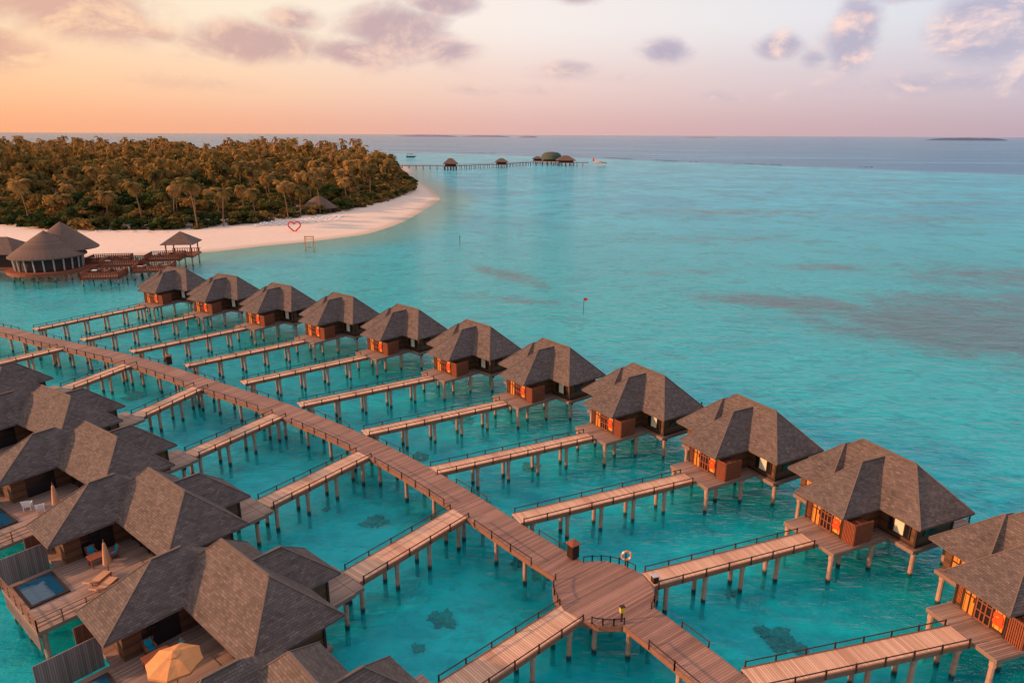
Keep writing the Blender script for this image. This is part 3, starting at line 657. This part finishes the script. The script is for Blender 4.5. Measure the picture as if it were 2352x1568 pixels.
# ---------------------------------------------------------------- person on a villa sea deck
def person(loc,rz):
    me=bpy.data.meshes.new('person'); J_=[((0,0,.95),.15),((0,0,1.15),.13),((0,0,1.38),.15),((0,0,1.5),.06),((0,0,1.6),.085),((0,0,1.72),.075),
      ((.09,0,.85),.1),((.1,.01,.48),.065),((.1,0,.08),.045),((.1,-.14,.04),.035),((-.09,0,.85),.1),((-.1,.01,.48),.065),((-.1,0,.08),.045),((-.1,-.14,.04),.035),
      ((.19,0,1.41),.055),((.24,.02,1.14),.042),((.22,-.08,.92),.033),((-.19,0,1.41),.055),((-.24,.02,1.14),.042),((-.22,-.08,.92),.033)]
    E=[(0,1),(1,2),(2,3),(3,4),(4,5),(0,6),(6,7),(7,8),(8,9),(0,10),(10,11),(11,12),(12,13),(2,14),(14,15),(15,16),(2,17),(17,18),(18,19)]
    me.from_pydata([q for q,_ in J_],E,[]); o=obj('person',me,None,loc,rz); md=o.modifiers.new('s','SKIN'); 
    for i,(q,r_) in enumerate(J_): me.skin_vertices[0].data[i].radius=(r_,r_)
    me.skin_vertices[0].data[0].use_root=True
    o.modifiers.new('ss','SUBSURF').levels=1; me.materials.append(M['skin'])
    dg=bpy.context.evaluated_depsgraph_get(); nm=bpy.data.meshes.new_from_object(o.evaluated_get(dg)); o.modifiers.clear(); o.data=nm; nm.materials.clear(); nm.materials.append(M['skin'])
    top(o,'person in dark shorts standing at the terrace edge','person')
    h=MB(); h.cone((0,.01,1.64),[(.0,.13),(.06,.12),(.09,.06),(.095,0),(.085,-.05)],12); obj('hair',h.mesh('hair',M['hair'],True),o)
    s_=MB(); s_.cone((0,0,0),[(.165,1.0),(.175,.9),(.19,.8),(.2,.62)],14,1.05,.75); obj('shorts',s_.mesh('shorts',M['shorts'],True),o)
v8=FAR[3]; q=at(v8,12.2,-3.4); person(q,.6)
# ---------------------------------------------------------------- coral heads
import mathutils.noise as mn, bmesh
def lump(r_,seed,flat=.35,n=4):
    bm=bmesh.new(); bmesh.ops.create_icosphere(bm,subdivisions=n,radius=1)
    for v in bm.verts:
        d_=mn.noise(v.co*1.6+Vector((seed,0,0)))*1.0+mn.noise(v.co*4+Vector((0,seed,0)))*.8+mn.noise(v.co*9+Vector((0,seed,0)))*.4; v.co*=(1+d_)*r_; v.co.z*=flat
    me=bpy.data.meshes.new('coral_head'); bm.to_mesh(me); bm.free(); me.materials.append(M['coral']); return me
for i,(x,y,r_) in enumerate([(19.2,39.9,.8),(18.2,40.8,.5),(20.1,39.2,.5),(19.6,40.9,.4),(18.6,39.2,.35),(-4.9,41.9,.6),(-5.6,42.4,.4),(-4.3,41.4,.3),(-6.4,39.1,.35),(-12.4,55.2,.7),(-13.2,54.8,.4),(-6.2,78.6,1.1),(-50.8,85.8,1.1),(4.7,51,.6),(2.4,47.4,.6),(.6,49.0,.4),(17.2,45.2,.4),(-17.5,57.3,.3),(-10,68,.8),(2,66,.8),(-2.5,58.5,.4),(13,47,.3),(-20,75,.8),(9,60,.5)]):
    o=obj('coral_head',lump(r_,i*3.1),None,(x,y,BZ+.05)); top(o,'dark coral head on the sandy lagoon floor','coral','coral heads on the lagoon floor')
# ---------------------------------------------------------------- island trees
def leafcloud(centers,radii,per,size,seed):
    r=np.random.default_rng(seed); V=[]
    for c_,ra in zip(centers,radii):
        d_=r.normal(size=(per,3)); d_/=np.linalg.norm(d_,axis=1)[:,None]; d_[:,2]=np.abs(d_[:,2])*1.0-.25
        P=np.array(c_)+d_*ra*r.uniform(.75,1.08,(per,1))*np.array([1,1,.8])
        a_=d_+r.normal(size=(per,3))*.45; a_/=np.linalg.norm(a_,axis=1)[:,None]
        t1=np.cross(a_,r.normal(size=(per,3))); t1/=np.linalg.norm(t1,axis=1)[:,None]; t2=np.cross(a_,t1)
        s1=size*r.uniform(.6,1.3,(per,1)); 
        quad=np.stack([P-t1*s1-t2*s1*.6,P+t1*s1*.9-t2*s1*.7,P+t1*s1+t2*s1*.6,P-t1*s1*.8+t2*s1*.7],1)
        V.append(quad.reshape(-1,3))
    V=np.concatenate(V); Q=np.arange(len(V)).reshape(-1,4); return V,Q
def crown(seed,R_,H,ncl,per,size,low=.35):
    r=np.random.default_rng(seed); cs=[];rs=[]
    for k in range(ncl):
        a_=r.uniform(0,2*math.pi); q=math.sqrt(r.uniform(0,1))*R_*.75
        if r.random()>low: zz=H*(.4+.5*(1-(q/R_)**2)*r.uniform(.5,1.1))
        else: q=R_*r.uniform(.4,.85); zz=H*r.uniform(.1,.4)
        cs.append((q*math.cos(a_),q*math.sin(a_),zz)); rs.append(R_*r.uniform(.26,.42))
    return leafcloud(cs,rs,per,size,seed+99)
CR_=[]
for k in range(7):
    V_,Q_=crown(k*13+1,4.6+.7*(k%3),8.5+1.5*(k%4),15,60,.42); CR_.append((V_,Q_,np_mesh('crown',V_,Q_,M['leaf'])))
FARCR=[crown(k*7+3,5.2+.5*k,8+1.7*k,8,16,.9,.1) for k in range(5)]
tm=MB(); tm.tube([(0,0,-.3),(.1,0,2),(.2,.1,5)],[.35,.25,.15],7)
for k in range(4):
    a_=k*1.6; tm.tube([(.1,.05,2.5+.4*k),(1.6*math.cos(a_),1.6*math.sin(a_),5+.3*k)],[.14,.06],5)
TRK=tm.mesh('trunk',M['trunk'])
def palm(seed,H,detail=True):
    r=random.Random(seed); lean=r.uniform(.3,2.6); la=r.uniform(0,6.28)
    pts=[]; n=7
    for i in range(n+1):
        s_=i/n; off=lean*s_*s_; pts.append((off*math.cos(la),off*math.sin(la),H*s_-.3*(i==0)))
    tk=MB(); tk.tube(pts,[.24-.11*i/n for i in range(n+1)],7 if detail else 4,False)
    c_=Vector(pts[-1]); V=[]
    nf=26 if detail else 14; 
    for k in range(nf):
        a_=2*math.pi*k/nf*1.618*3+r.uniform(-.2,.2); el_=r.uniform(-.6,1.15); Lf=r.uniform(3.0,4.6)
        d_=Vector((math.cos(a_),math.sin(a_),0)); sgm=9 if detail else 4; p_=c_.copy(); ang=el_
        side=Vector((-d_.y,d_.x,0)); 
        for j in range(sgm):
            s_=j/sgm; st=Lf/sgm; q=p_+(d_*math.cos(ang)+Vector((0,0,math.sin(ang))))*st; ang-=(.24 if detail else .5)*r.uniform(.7,1.3)
            wl_=(.25+1.0*math.sin(math.pi*min(1,s_*1.0+.12))**.7)*.85
            for sg in (-1,1):
                tip=side*sg*wl_+Vector((0,0,-wl_*.55))+(q-p_)*1.1; gp=.7 if detail else 1.0
                mid=p_.lerp(q,gp)
                V.append([p_,mid,mid+tip*.98,p_+tip])
            p_=q
    V=np.array([[tuple(x) for x in f] for f in V]).reshape(-1,3); return tk,V,np.arange(len(V)).reshape(-1,4)
PALMS=[]
for k in range(9):
    tk,V_,Q_=palm(k+5,8.0+1.15*k); PALMS.append((tk.mesh('trunk',M['trunk']),np_mesh('crown',V_,Q_,M['palmleaf'])))
FP=[palm(k+50,11+1.6*k,False) for k in range(5)]
def scatter(step,ymax=930,inset=2.0,jit=.45):
    xs=np.arange(-900.0,-40,step); ys=np.arange(220.0,ymax,step); A,B=np.meshgrid(xs,ys); P=np.stack([A.ravel(),B.ravel()],1); P+=rng.uniform(-jit,jit,P.shape)*step
    sdv_=sdist(P,veg); P=P[(sdv_>inset)&(P[:,0]>-.84*P[:,1]-12)]; return P
T=scatter(7.0); D=np.hypot(T[:,0],T[:,1]); T=T[np.argsort(D)]
def ok(q): return math.hypot(q[0]+80,q[1]-286)>9 and math.hypot(q[0]+146,q[1]-398)>7
T=[q for q in T if ok(q)]
g1='broadleaf trees on the island'
def hmod(x,y):
    ed=float(sdist([(x,y)],veg)[0]); return (.98+.6*mn.noise(Vector((x*.025,y*.02,.5))))*min(1.0,.5+ed/28)
for i,q in enumerate(T[:290]):
    s_=random.uniform(.7,1.15)*hmod(*q); k=random.randrange(7)
    r=thing('broadleaf_tree','leafy green and olive broadleaf tree on the sandy island','tree',(q[0],q[1],.9),random.uniform(0,6.28),g1); r.scale=(max(s_,.8),max(s_,.8),s_*random.uniform(.85,1.15))
    obj('trunk',TRK,r); obj('crown',CR_[k][2],r)
def mass(name,pts,temps,smin,smax,mt,label,cat):
    VV=[];QQ=[];o_=0; ed=np.clip(.5+sdist(pts,veg)/28,0,1)
    for q,e_ in zip(pts,ed):
        V_,Q_=temps[random.randrange(len(temps))]; s_=random.uniform(smin,smax); a_=random.uniform(0,6.28); c_,n_=math.cos(a_),math.sin(a_); hz=(.98+.6*mn.noise(Vector((q[0]*.025,q[1]*.02,.5))))*e_
        W_=V_*s_; W_=np.column_stack([W_[:,0]*c_-W_[:,1]*n_+q[0],W_[:,0]*n_+W_[:,1]*c_+q[1],W_[:,2]*hz+1.0]); VV.append(W_); QQ.append(Q_+o_); o_+=len(V_)
    me=np_mesh(name,np.concatenate(VV),np.concatenate(QQ),mt); top(obj(name,me),label,cat,None,'stuff')
mass('distant_woodland',T[290:],FARCR,.75,1.3,M['leaf'],'dense olive green tropical woodland covering the island','woodland')
# undergrowth along the forest edge
bv=[crown(300+k,2.3,2.8,8,36,.3,.4) for k in range(4)]; BU=[np_mesh('bush',v_,q_,M['leaf']) for v_,q_ in bv]
edge=[Vector((*q,0)) for q in veg[1:14]]; nb=0
for a_,b_ in zip(edge[:-1],edge[1:]):
    L_=(b_-a_).length; n=int(L_/2.4)
    for k in range(n):
        if nb>=290: break
        q=a_.lerp(b_,k/n); 
        if q.x<-.84*q.y: continue
        s_=random.uniform(.7,2.2); o=obj('beach_bush',random.choice(BU),None,(q.x+random.uniform(-3,2),q.y+random.uniform(-2,3),.9),random.uniform(0,6),(s_,s_,s_*.9)); top(o,'rounded green shrub at the edge of the beach','bush','shrubs along the beach'); nb+=1
PT=scatter(15,920,5.0); PT=[tuple(q) for q in PT if ok(q) and random.random()<(.55 if q[1]<420 else .85)]
dense=scatter(9,700,6.0); dense=[tuple(q) for q in dense if q[0]>-170 and q[1]>290 and q[0]>-.4*q[1] and random.random()<.35]
PT=PT+dense; PT.sort(key=lambda q:math.hypot(*q))
front=[(-107.1,233.1,7),(-127,236,6),(-101,240,4),(-94,252,3),(-86,264,5),(-83,270,3),(-118,240,5),(-140,238,3),(-155,240,2),(-78,280,5),(-72,302,4),(-68,332,6),(-112,244,5)]
PI=[(x,y,k) for x,y,k in front]+[(q[0],q[1],None) for q in PT[:220]]
for (x,y,k) in PI:
    hi=x>-.4*y and y>290
    kk=k if k is not None else random.randrange(3,9) if hi else random.randrange(1,7); s_=random.uniform(.75,1.2) if k is None else 1.0
    r=thing('palm_tree','tall coconut palm with drooping golden green fronds','palm tree',(x,y,.9),random.uniform(0,6.28),'coconut palms on the island'); r.scale=(s_,s_,random.uniform(.9,1.15) if k is None else 1)
    obj('trunk',PALMS[kk][0],r); obj('crown',PALMS[kk][1],r)
rest=PT[220:]
temps=[(V_,Q_) for _,V_,Q_ in FP]
mass('distant_palms',rest,temps,.9,1.3,M['palmleaf'],'far off crowns of coconut palms above the woodland','palms')
# ---------------------------------------------------------------- beach things
def thatch_hut(name,label,loc,rx,ry,ze,zt,z0=.9,posts=12,body=True,cat='hut'):
    r=thing(name,label,cat,loc); rf=MB(); rf.cone((0,0,0),[(rx,ze-.2),(rx,ze),(rx*.62,ze+(zt-ze)*.42),(rx*.3,ze+(zt-ze)*.76),(.0,zt)],28,1,ry/rx); obj('roof',rf.mesh('roof',M['thatch']),r)
    for k in range(posts):
        ps=MB()
        a_=2*math.pi*k/posts; ps.box(rx*.86*math.cos(a_)-.12,rx*.86*math.cos(a_)+.12,ry*.86*math.sin(a_)-.12,ry*.86*math.sin(a_)+.12,0,ze)
        obj('post',ps.mesh('post',M['redwood']),r)
    if body:
        b=MB(); b.cone((0,0,0),[(rx*.76,0),(rx*.76,ze)],28,1,ry/rx); obj('wall',b.mesh('wall',M['dark']),r)
    return r
thatch_hut('beach_bar','round thatched beach bar at the forest edge',(-80,286,.9),7.3,6.3,2.6,7.6)
thatch_hut('thatched_house','grey thatched roof rising among the trees',(-146,398,.9),9,8,6.5,12.5,cat='house')
def heart():
    r=thing('heart_sculpture','large red heart-shaped frame standing on the beach','sculpture',(-73.4,230.8,.6),.15); pts=[]
    for i in range(41):
        t_=2*math.pi*i/40; pts.append((16*math.sin(t_)**3*.125,0,(13*math.cos(t_)-5*math.cos(2*t_)-2*math.cos(3*t_)-math.cos(4*t_))*.125+2.15))
    b=MB(); b.tube(pts,.24,8,False); obj('heart_frame',b.mesh('heart_frame',M['red'],True),r); b=MB(); b.box(-.5,.5,-.3,.3,-.2,.12); obj('base',b.mesh('base',M['white']),r)
heart()
r=thing('swing_frame','tall wooden swing frame standing in shallow water','swing',(-59.5,199.7,-1.2),.1); b=MB()
b.beam((-1.2,0,0),(-1.2,0,5),.24); b.beam((1.2,0,0),(1.2,0,5),.24); b.beam((-1.4,0,5),(1.4,0,5),.26); b.beam((-1.2,0,4.3),(1.2,0,4.3),.12); obj('frame',b.mesh('frame',M['orange']),r)
for x in (-.6,.6):
    b=MB(); b.beam((x,0,1.9),(x,0,4.9),.06); obj('rope',b.mesh('rope',M['cream']),r)
b=MB(); b.box(-.8,.8,-.2,.2,1.8,1.9); obj('seat',b.mesh('seat',M['redwood']),r)
r=thing('flag_marker','small red flag on a thin pole in the lagoon','flag',(14,130.6,-1.8),0); b=MB(); b.tube([(0,0,0),(.1,0,3.9)],.05,6); obj('pole',b.mesh('pole',M['dark']),r); b=MB(); b.box(.1,.8,-.02,.02,3.3,3.85); obj('flag',b.mesh('flag',M['red']),r)
r=thing('channel_post','dark timber post standing in the lagoon','post',(-16.7,216.4,-1.8),0); b=MB(); b.tube([(0,0,0),(0,0,3.4)],.1,7); obj('pole',b.mesh('pole',M['dark']),r); b=MB(); b.cone((0,0,3.4),[(.16,0),(.16,.2),(0,.4)],8); obj('cap',b.mesh('cap',M['dark']),r)
lg=None
for i in range(36):
    x=-90+(i%12)*2.1+random.uniform(-.3,.3); y=240+(i//12)*4.6+(i%12)*2.0+random.uniform(-.5,.5)
    if lg is None: lg=lounger((x,y,1.15),.4,'white sun lounger on the sandy beach','white sun loungers on the beach',M['white'],M['white']); o=lg
    else: o=clone(lg)
    o.location=(x,y,1.2); o.rotation_euler=(0,0,random.uniform(-.3,.5))
for i in range(12):
    o=clone(lg); o.location=(-172+i*5.2+random.uniform(-1,1),226.5-(i>2)*1.5+random.uniform(-.6,.6) if i>4 else 238,1.2); o.rotation_euler=(0,0,random.uniform(2.2,3.5))
# ---------------------------------------------------------------- restaurant on stilts
r=thing('round_restaurant','round thatched restaurant with white columns on stilts','restaurant',(-109,159,0))
rf=MB(); rf.cone((0,0,0),[(8.0,5.0),(8.0,5.25),(5.0,7.4),(2.5,9.2),(.0,10.8)],36); ro=obj('roof',rf.mesh('roof',M['thatch']),r)
rf=MB(); rf.cone((1.2,4.5,0),[(7.4,6.0),(7.4,6.25),(4.4,8.8),(2.1,10.8),(.0,12.3)],30); obj('roof',rf.mesh('roof',M['thatch']),r)
b=MB(); b.cone((0,0,0),[(6.7,2.3),(6.7,5.2)],36); obj('glass_wall',b.mesh('glass_wall',M['dark']),r)
for k in range(22):
    b=MB(); a_=2*math.pi*k/22; b.beam((6.85*math.cos(a_),6.85*math.sin(a_),2.2),(7.1*math.cos(a_),7.1*math.sin(a_),5.2),.24)
    obj('column',b.mesh('column',M['column']),r)
b=MB(); b.cone((0,0,0),[(0,2.15),(8.6,2.15),(8.6,1.4),(0,1.3)],36)
b.cone((2,6,0),[(0,2.1),(8.6,2.1),(8.6,1.5),(0,1.4)],30); obj('deck_ring',b.mesh('deck_ring',M['redwood']),r)
for k in range(14):
    a_=2*math.pi*k/14; pile(r,7.6*math.cos(a_),7.6*math.sin(a_),1.7)
r=thing('annex_building','low shingle-roofed annex beside the round restaurant','building',(-127,163,0),.1)
b=MB(); b.hip(-10,10,-6,6,5.3,(-6,0),(6,0),8.6); obj('roof',b.mesh('roof',M['thatch']),r); b=MB(); b.box(-9,9,-5,5,2.1,5.2); obj('wall',b.mesh('wall',M['dark']),r); b=MB(); b.box(-10,11,-6.5,6,1.5,2.1); obj('floor_deck',b.mesh('floor_deck',M['redwood']),r)
for x in (-9,-3,3,9):
    for y in (-6,5): pile(r,x,y,1.6)
def dining(loc,sx,sy,z,label,rz=0.2):
    r=thing('dining_deck',label,'deck',loc,rz); b=MB(); b.box(-sx,sx,-sy,sy,z-.5,z); obj('floor_deck',b.mesh('floor_deck',M['redwood']),r)
    b=MB(); 
    cs=[(-sx,-sy),(sx,-sy),(sx,sy),(-sx,sy)]
    for k in range(4):
        A=Vector((*cs[k],z)); B=Vector((*cs[(k+1)%4],z)); n=int((B-A).length/.5)
        for j in range(n+1): q=A.lerp(B,j/n); b.box(q.x-.08,q.x+.08,q.y-.08,q.y+.08,z-.6,z+.95)
        for zz in (.95,.5): b.beam(A+Vector((0,0,zz)),B+Vector((0,0,zz)),.12,.14)
    obj('railing',b.mesh('railing',M['redwood']),r)
    for x in (-sx+.3,0,sx-.3):
        for y in (-sy+.3,sy-.3): pile(r,x,y,z-.3)
    for k in range(3):
        lx=-sx+1.3+k*(2*sx-2.6)/2; ly=random.uniform(-sy+1.5,sy-1.5); rr=rot((lx,ly),rz); px,py=loc[0]+rr[0],loc[1]+rr[1]
        t_=thing('dining_table','square dining table on the restaurant deck','table',(px,py,loc[2]+z),rz,'dining tables on the restaurant decks'); bb=MB(); bb.box(-.55,.55,-.55,.55,.7,.76); obj('table_top',bb.mesh('table_top',M['white'] if k==0 else M['redwood']),t_); bb=MB(); bb.tube([(0,0,0),(0,0,.7)],.07,6); obj('pedestal',bb.mesh('pedestal',M['dark']),t_)
        for sgn in (-1,1): chair((px+sgn*.95,py,loc[2]+z),rz+(math.pi/2 if sgn<0 else -math.pi/2),M['redwood'],M['dark'],'brown dining chair on the restaurant deck','dining chairs on the restaurant decks','dining_chair')
dining((-92.5,152.5,0),3.9,3.2,1.8,'square dining deck with red-brown rails above the lagoon'); dining((-84.5,159.0,0),3.9,3.2,2.1,'square dining deck with red-brown rails above the lagoon')
dining((-93.5,163,0),4.5,3.4,2.7,'square dining deck with red-brown rails above the lagoon'); dining((-86.5,169,0),4,3.2,3.0,'square dining deck with red-brown rails above the lagoon'); dining((-100,168,0),4.5,3,2.4,'square dining deck with red-brown rails above the lagoon')
r=thing('water_pavilion','open square pavilion with shingled hip roof on stilts','pavilion',(-85.5,176,0),.15); b=MB(); b.hip(-4,4,-4,4,5.6,(-.1,0),(.1,0),8.4); obj('roof',b.mesh('roof',M['thatch']),r)
for x in (-3,3):
    for y in (-3,3): b=MB(); b.box(x-.13,x+.13,y-.13,y+.13,2.6,5.5); obj('post',b.mesh('post',M['redwood']),r)
b=MB(); b.box(-3.6,3.6,-3.6,3.6,2.2,2.6); obj('floor_deck',b.mesh('floor_deck',M['redwood']),r)
for x in (-3,3):
    for y in (-3,3): pile(r,x,y,2.3)
for y in (-3.5,3.5):
    b=MB(); b.beam((-3.5,y,3.5),(3.5,y,3.5),.14)
    for x in np.arange(-3.5,3.6,.6): b.box(x-.08,x+.08,y-.05,y+.05,2.6,3.5)
    obj('railing',b.mesh('railing',M['redwood']),r)
# ---------------------------------------------------------------- distant jetty, buildings, plane, boat
r=thing('long_jetty','long timber jetty on piles reaching out over the lagoon','jetty',(0,0,0))
b=MB(); pl_=MB(); path=[(-150,690),(-61,694),(-12,748),(20,800),(85,790)]
for a_,c_ in zip(path[:-1],path[1:]):
    b.beam((*a_,2.6),(*c_,2.6),3.2,.6); A=Vector((*a_,0)); C=Vector((*c_,0)); n=int((C-A).length/6.5); nn=(C-A).normalized(); nn=Vector((-nn.y,nn.x,0))
    for k in range(n):
        q=A.lerp(C,k/n)
        for sg in (-1.3,1.3): pl_.beam(q+nn*sg+Vector((0,0,-1.9)),q+nn*sg+Vector((0,0,2.6)),.5)
        pl_.beam(q+nn*1.6+Vector((0,0,2.6)),q+nn*1.6+Vector((0,0,3.8)),.2)
    b.beam((a_[0]+nn.x*1.6,a_[1]+nn.y*1.6,3.8),(c_[0]+nn.x*1.6,c_[1]+nn.y*1.6,3.8),.2)
obj('deck',b.mesh('deck',M['redwood']),r); o=obj('support_piles',pl_.mesh('support_piles',M['dark']),r); o['kind']='stuff'
def far_pav(loc,w_,h_,label,round_=False):
    r=thing('jetty_pavilion',label,'pavilion',loc); b=MB()
    if round_: b.cone((0,0,0),[(w_,4.5),(w_,5.2),(w_*.9,5.2+h_*.5),(w_*.65,5.2+h_*.85),(w_*.3,5.2+h_*.98),(0,5.2+h_)],24)
    else: b.hip(-w_,w_,-w_*.7,w_*.7,5.2,(-w_*.25,0),(w_*.25,0),5.2+h_,.5)
    obj('roof',b.mesh('roof',M['fardark'] if round_ else M['thatch']),r); b=MB(); b.box(-w_*.85,w_*.85,-w_*.6,w_*.6,2,2.6); obj('floor_deck',b.mesh('floor_deck',M['redwood']),r)
    b=MB(); b.box(-w_*.75,w_*.75,-w_*.45,w_*.45,2.6,5); obj('wall',b.mesh('wall',M['dark']),r)
    for x in np.linspace(-w_*.8,w_*.8,5):
        for y in (-w_*.5,w_*.5): b=MB(); b.beam((x,y,-1.9),(x,y,2),.6); obj('support',b.mesh('support',M['dark']),r)
far_pav((-61,690,0),7,5,'jetty pavilion with hipped roof over the water'); far_pav((-12,744,0),7,3.5,'jetty pavilion with hipped roof over the water')
far_pav((46,845,0),13,8,'large domed building on stilts at the jetty end',True); far_pav((60,800,0),11,5,'low hip-roofed building on stilts beside the jetty')
far_pav((30,850,0),7,2.5,'low hip-roofed building on stilts beside the jetty')
r=thing('seaplane','red and white twin-engine seaplane on floats','seaplane',(96,775,0),-.35)
b=MB(); b.tube([(-8,0,4.3),(-4,0,4),(0,0,3.8),(5,0,3.7),(7.5,0,3.4)],[.3,.9,1.2,1.2,.4],10); obj('fuselage',b.mesh('fuselage',M['column'],True),r)
b=MB(); b.box(-1,1.2,-9.5,9.5,5,5.3); obj('wing',b.mesh('wing',M['red']),r); b=MB(); b.box(-8.6,-6.8,-.15,.15,4.3,8); b.box(-8.4,-7,-3.2,3.2,6,6.2); obj('tail',b.mesh('tail',M['red']),r)
for y in (-2,2):
    b=MB(); b.tube([(-5,y,.4),(-3,y,.4),(4,y,.4),(6,y,.8)],[.2,.6,.6,.2],8); obj('float',b.mesh('float',M['column'],True),r)
    b=MB(); b.tube([(-.5,y*1.6,5.1),(2.6,y*1.6,5.1)],[.6,.5],8); obj('engine',b.mesh('engine',M['column'],True),r)
for y in (-2,2):
    for x in (-1.5,2): b=MB(); b.beam((x,y,.8),(x,y*.4,3.4),.25); obj('strut',b.mesh('strut',M['grey']),r)
r=thing('dhoni_boat','small dark wooden boat with a canopy on the lagoon','boat',(-150.9,1040,0),.1)
b=MB(); b.box(-6,6,-1.8,1.8,-.3,1.6); b.face([(6,-1.8,1.6),(9,0,2.4),(6,1.8,1.6)]); b.face([(6,-1.8,-.3),(9,0,2.4),(6,-1.8,1.6)]); b.face([(6,1.8,-.3),(6,1.8,1.6),(9,0,2.4)]); obj('hull',b.mesh('hull',M['dark']),r)
b=MB(); b.box(-5,4,-1.6,1.6,4.4,4.8); obj('canopy',b.mesh('canopy',M['rock']),r)
for x in (-4.5,0,3.5):
    for y in (-1.4,1.4): b=MB(); b.beam((x,y,1.6),(x,y,4.4),.25); obj('post',b.mesh('post',M['dark']),r)
def breakwater(pts,gap):
    b=MB()
    for a_,c_ in zip(pts[:-1],pts[1:]):
        A=Vector((*a_,0)); C=Vector((*c_,0)); n=int((C-A).length/5); on=True
        for k in range(n):
            if random.random()<.12: on=random.random()>gap
            if not on: continue
            q=A.lerp(C,k/n); b.cone((q.x,q.y+random.uniform(-1,1),-.3),[(random.uniform(2,3),0),(1.5,random.uniform(.3,.7)),(0,random.uniform(.5,.9))],6)
    top(obj('breakwater',b.mesh('breakwater',M['rock'])),'thin line of dark rubble rocks along the reef','breakwater')
breakwater([(-100,1269),(-30,1282)],.1); breakwater([(139,1065),(236,907),(317,825)],.4); breakwater([(390,790),(453,754)],.5)
def isle(cx,cy,L_,H_,label,mt):
    r=np.random.default_rng(int(abs(cx))); n=60; b=MB(); prev=None
    for k in range(n):
        s_=k/(n-1)*2-1; env=(1-abs(s_)**3)**.8; h=H_*env*(.7+.3*r.random()); x=cx+s_*L_; cur=[(x,cy-260*env-5,0),(x,cy-170*env,h*.8),(x,cy,h),(x,cy+260*env+5,0)]
        if prev: 
            for j in range(3): b.face([prev[j],cur[j],cur[j+1],prev[j+1]])
        prev=cur
    top(obj('distant_island',b.mesh('distant_island',mt)),label,'island')
hz=noisy('woodland_haze_mauve',rgb(138,122,142),rgb(150,132,150),.002,.95); hz2=noisy('woodland_haze_blue',rgb(78,92,118),rgb(92,104,128),.002,.95)  # distance haze is painted into both island colours
isle(4450,7000,390,25,'low dark wooded island on the horizon',hz2); isle(-1180,9800,420,26,'low hazy wooded island on the horizon',hz); isle(-370,9500,330,22,'low hazy wooded island on the horizon',hz); isle(170,8500,120,20,'low hazy wooded island on the horizon',hz); isle(2750,10500,240,14,'low hazy wooded island on the horizon',hz)
S.view_settings.view_transform='Standard'; S.view_settings.look='None'; S.view_settings.exposure=0
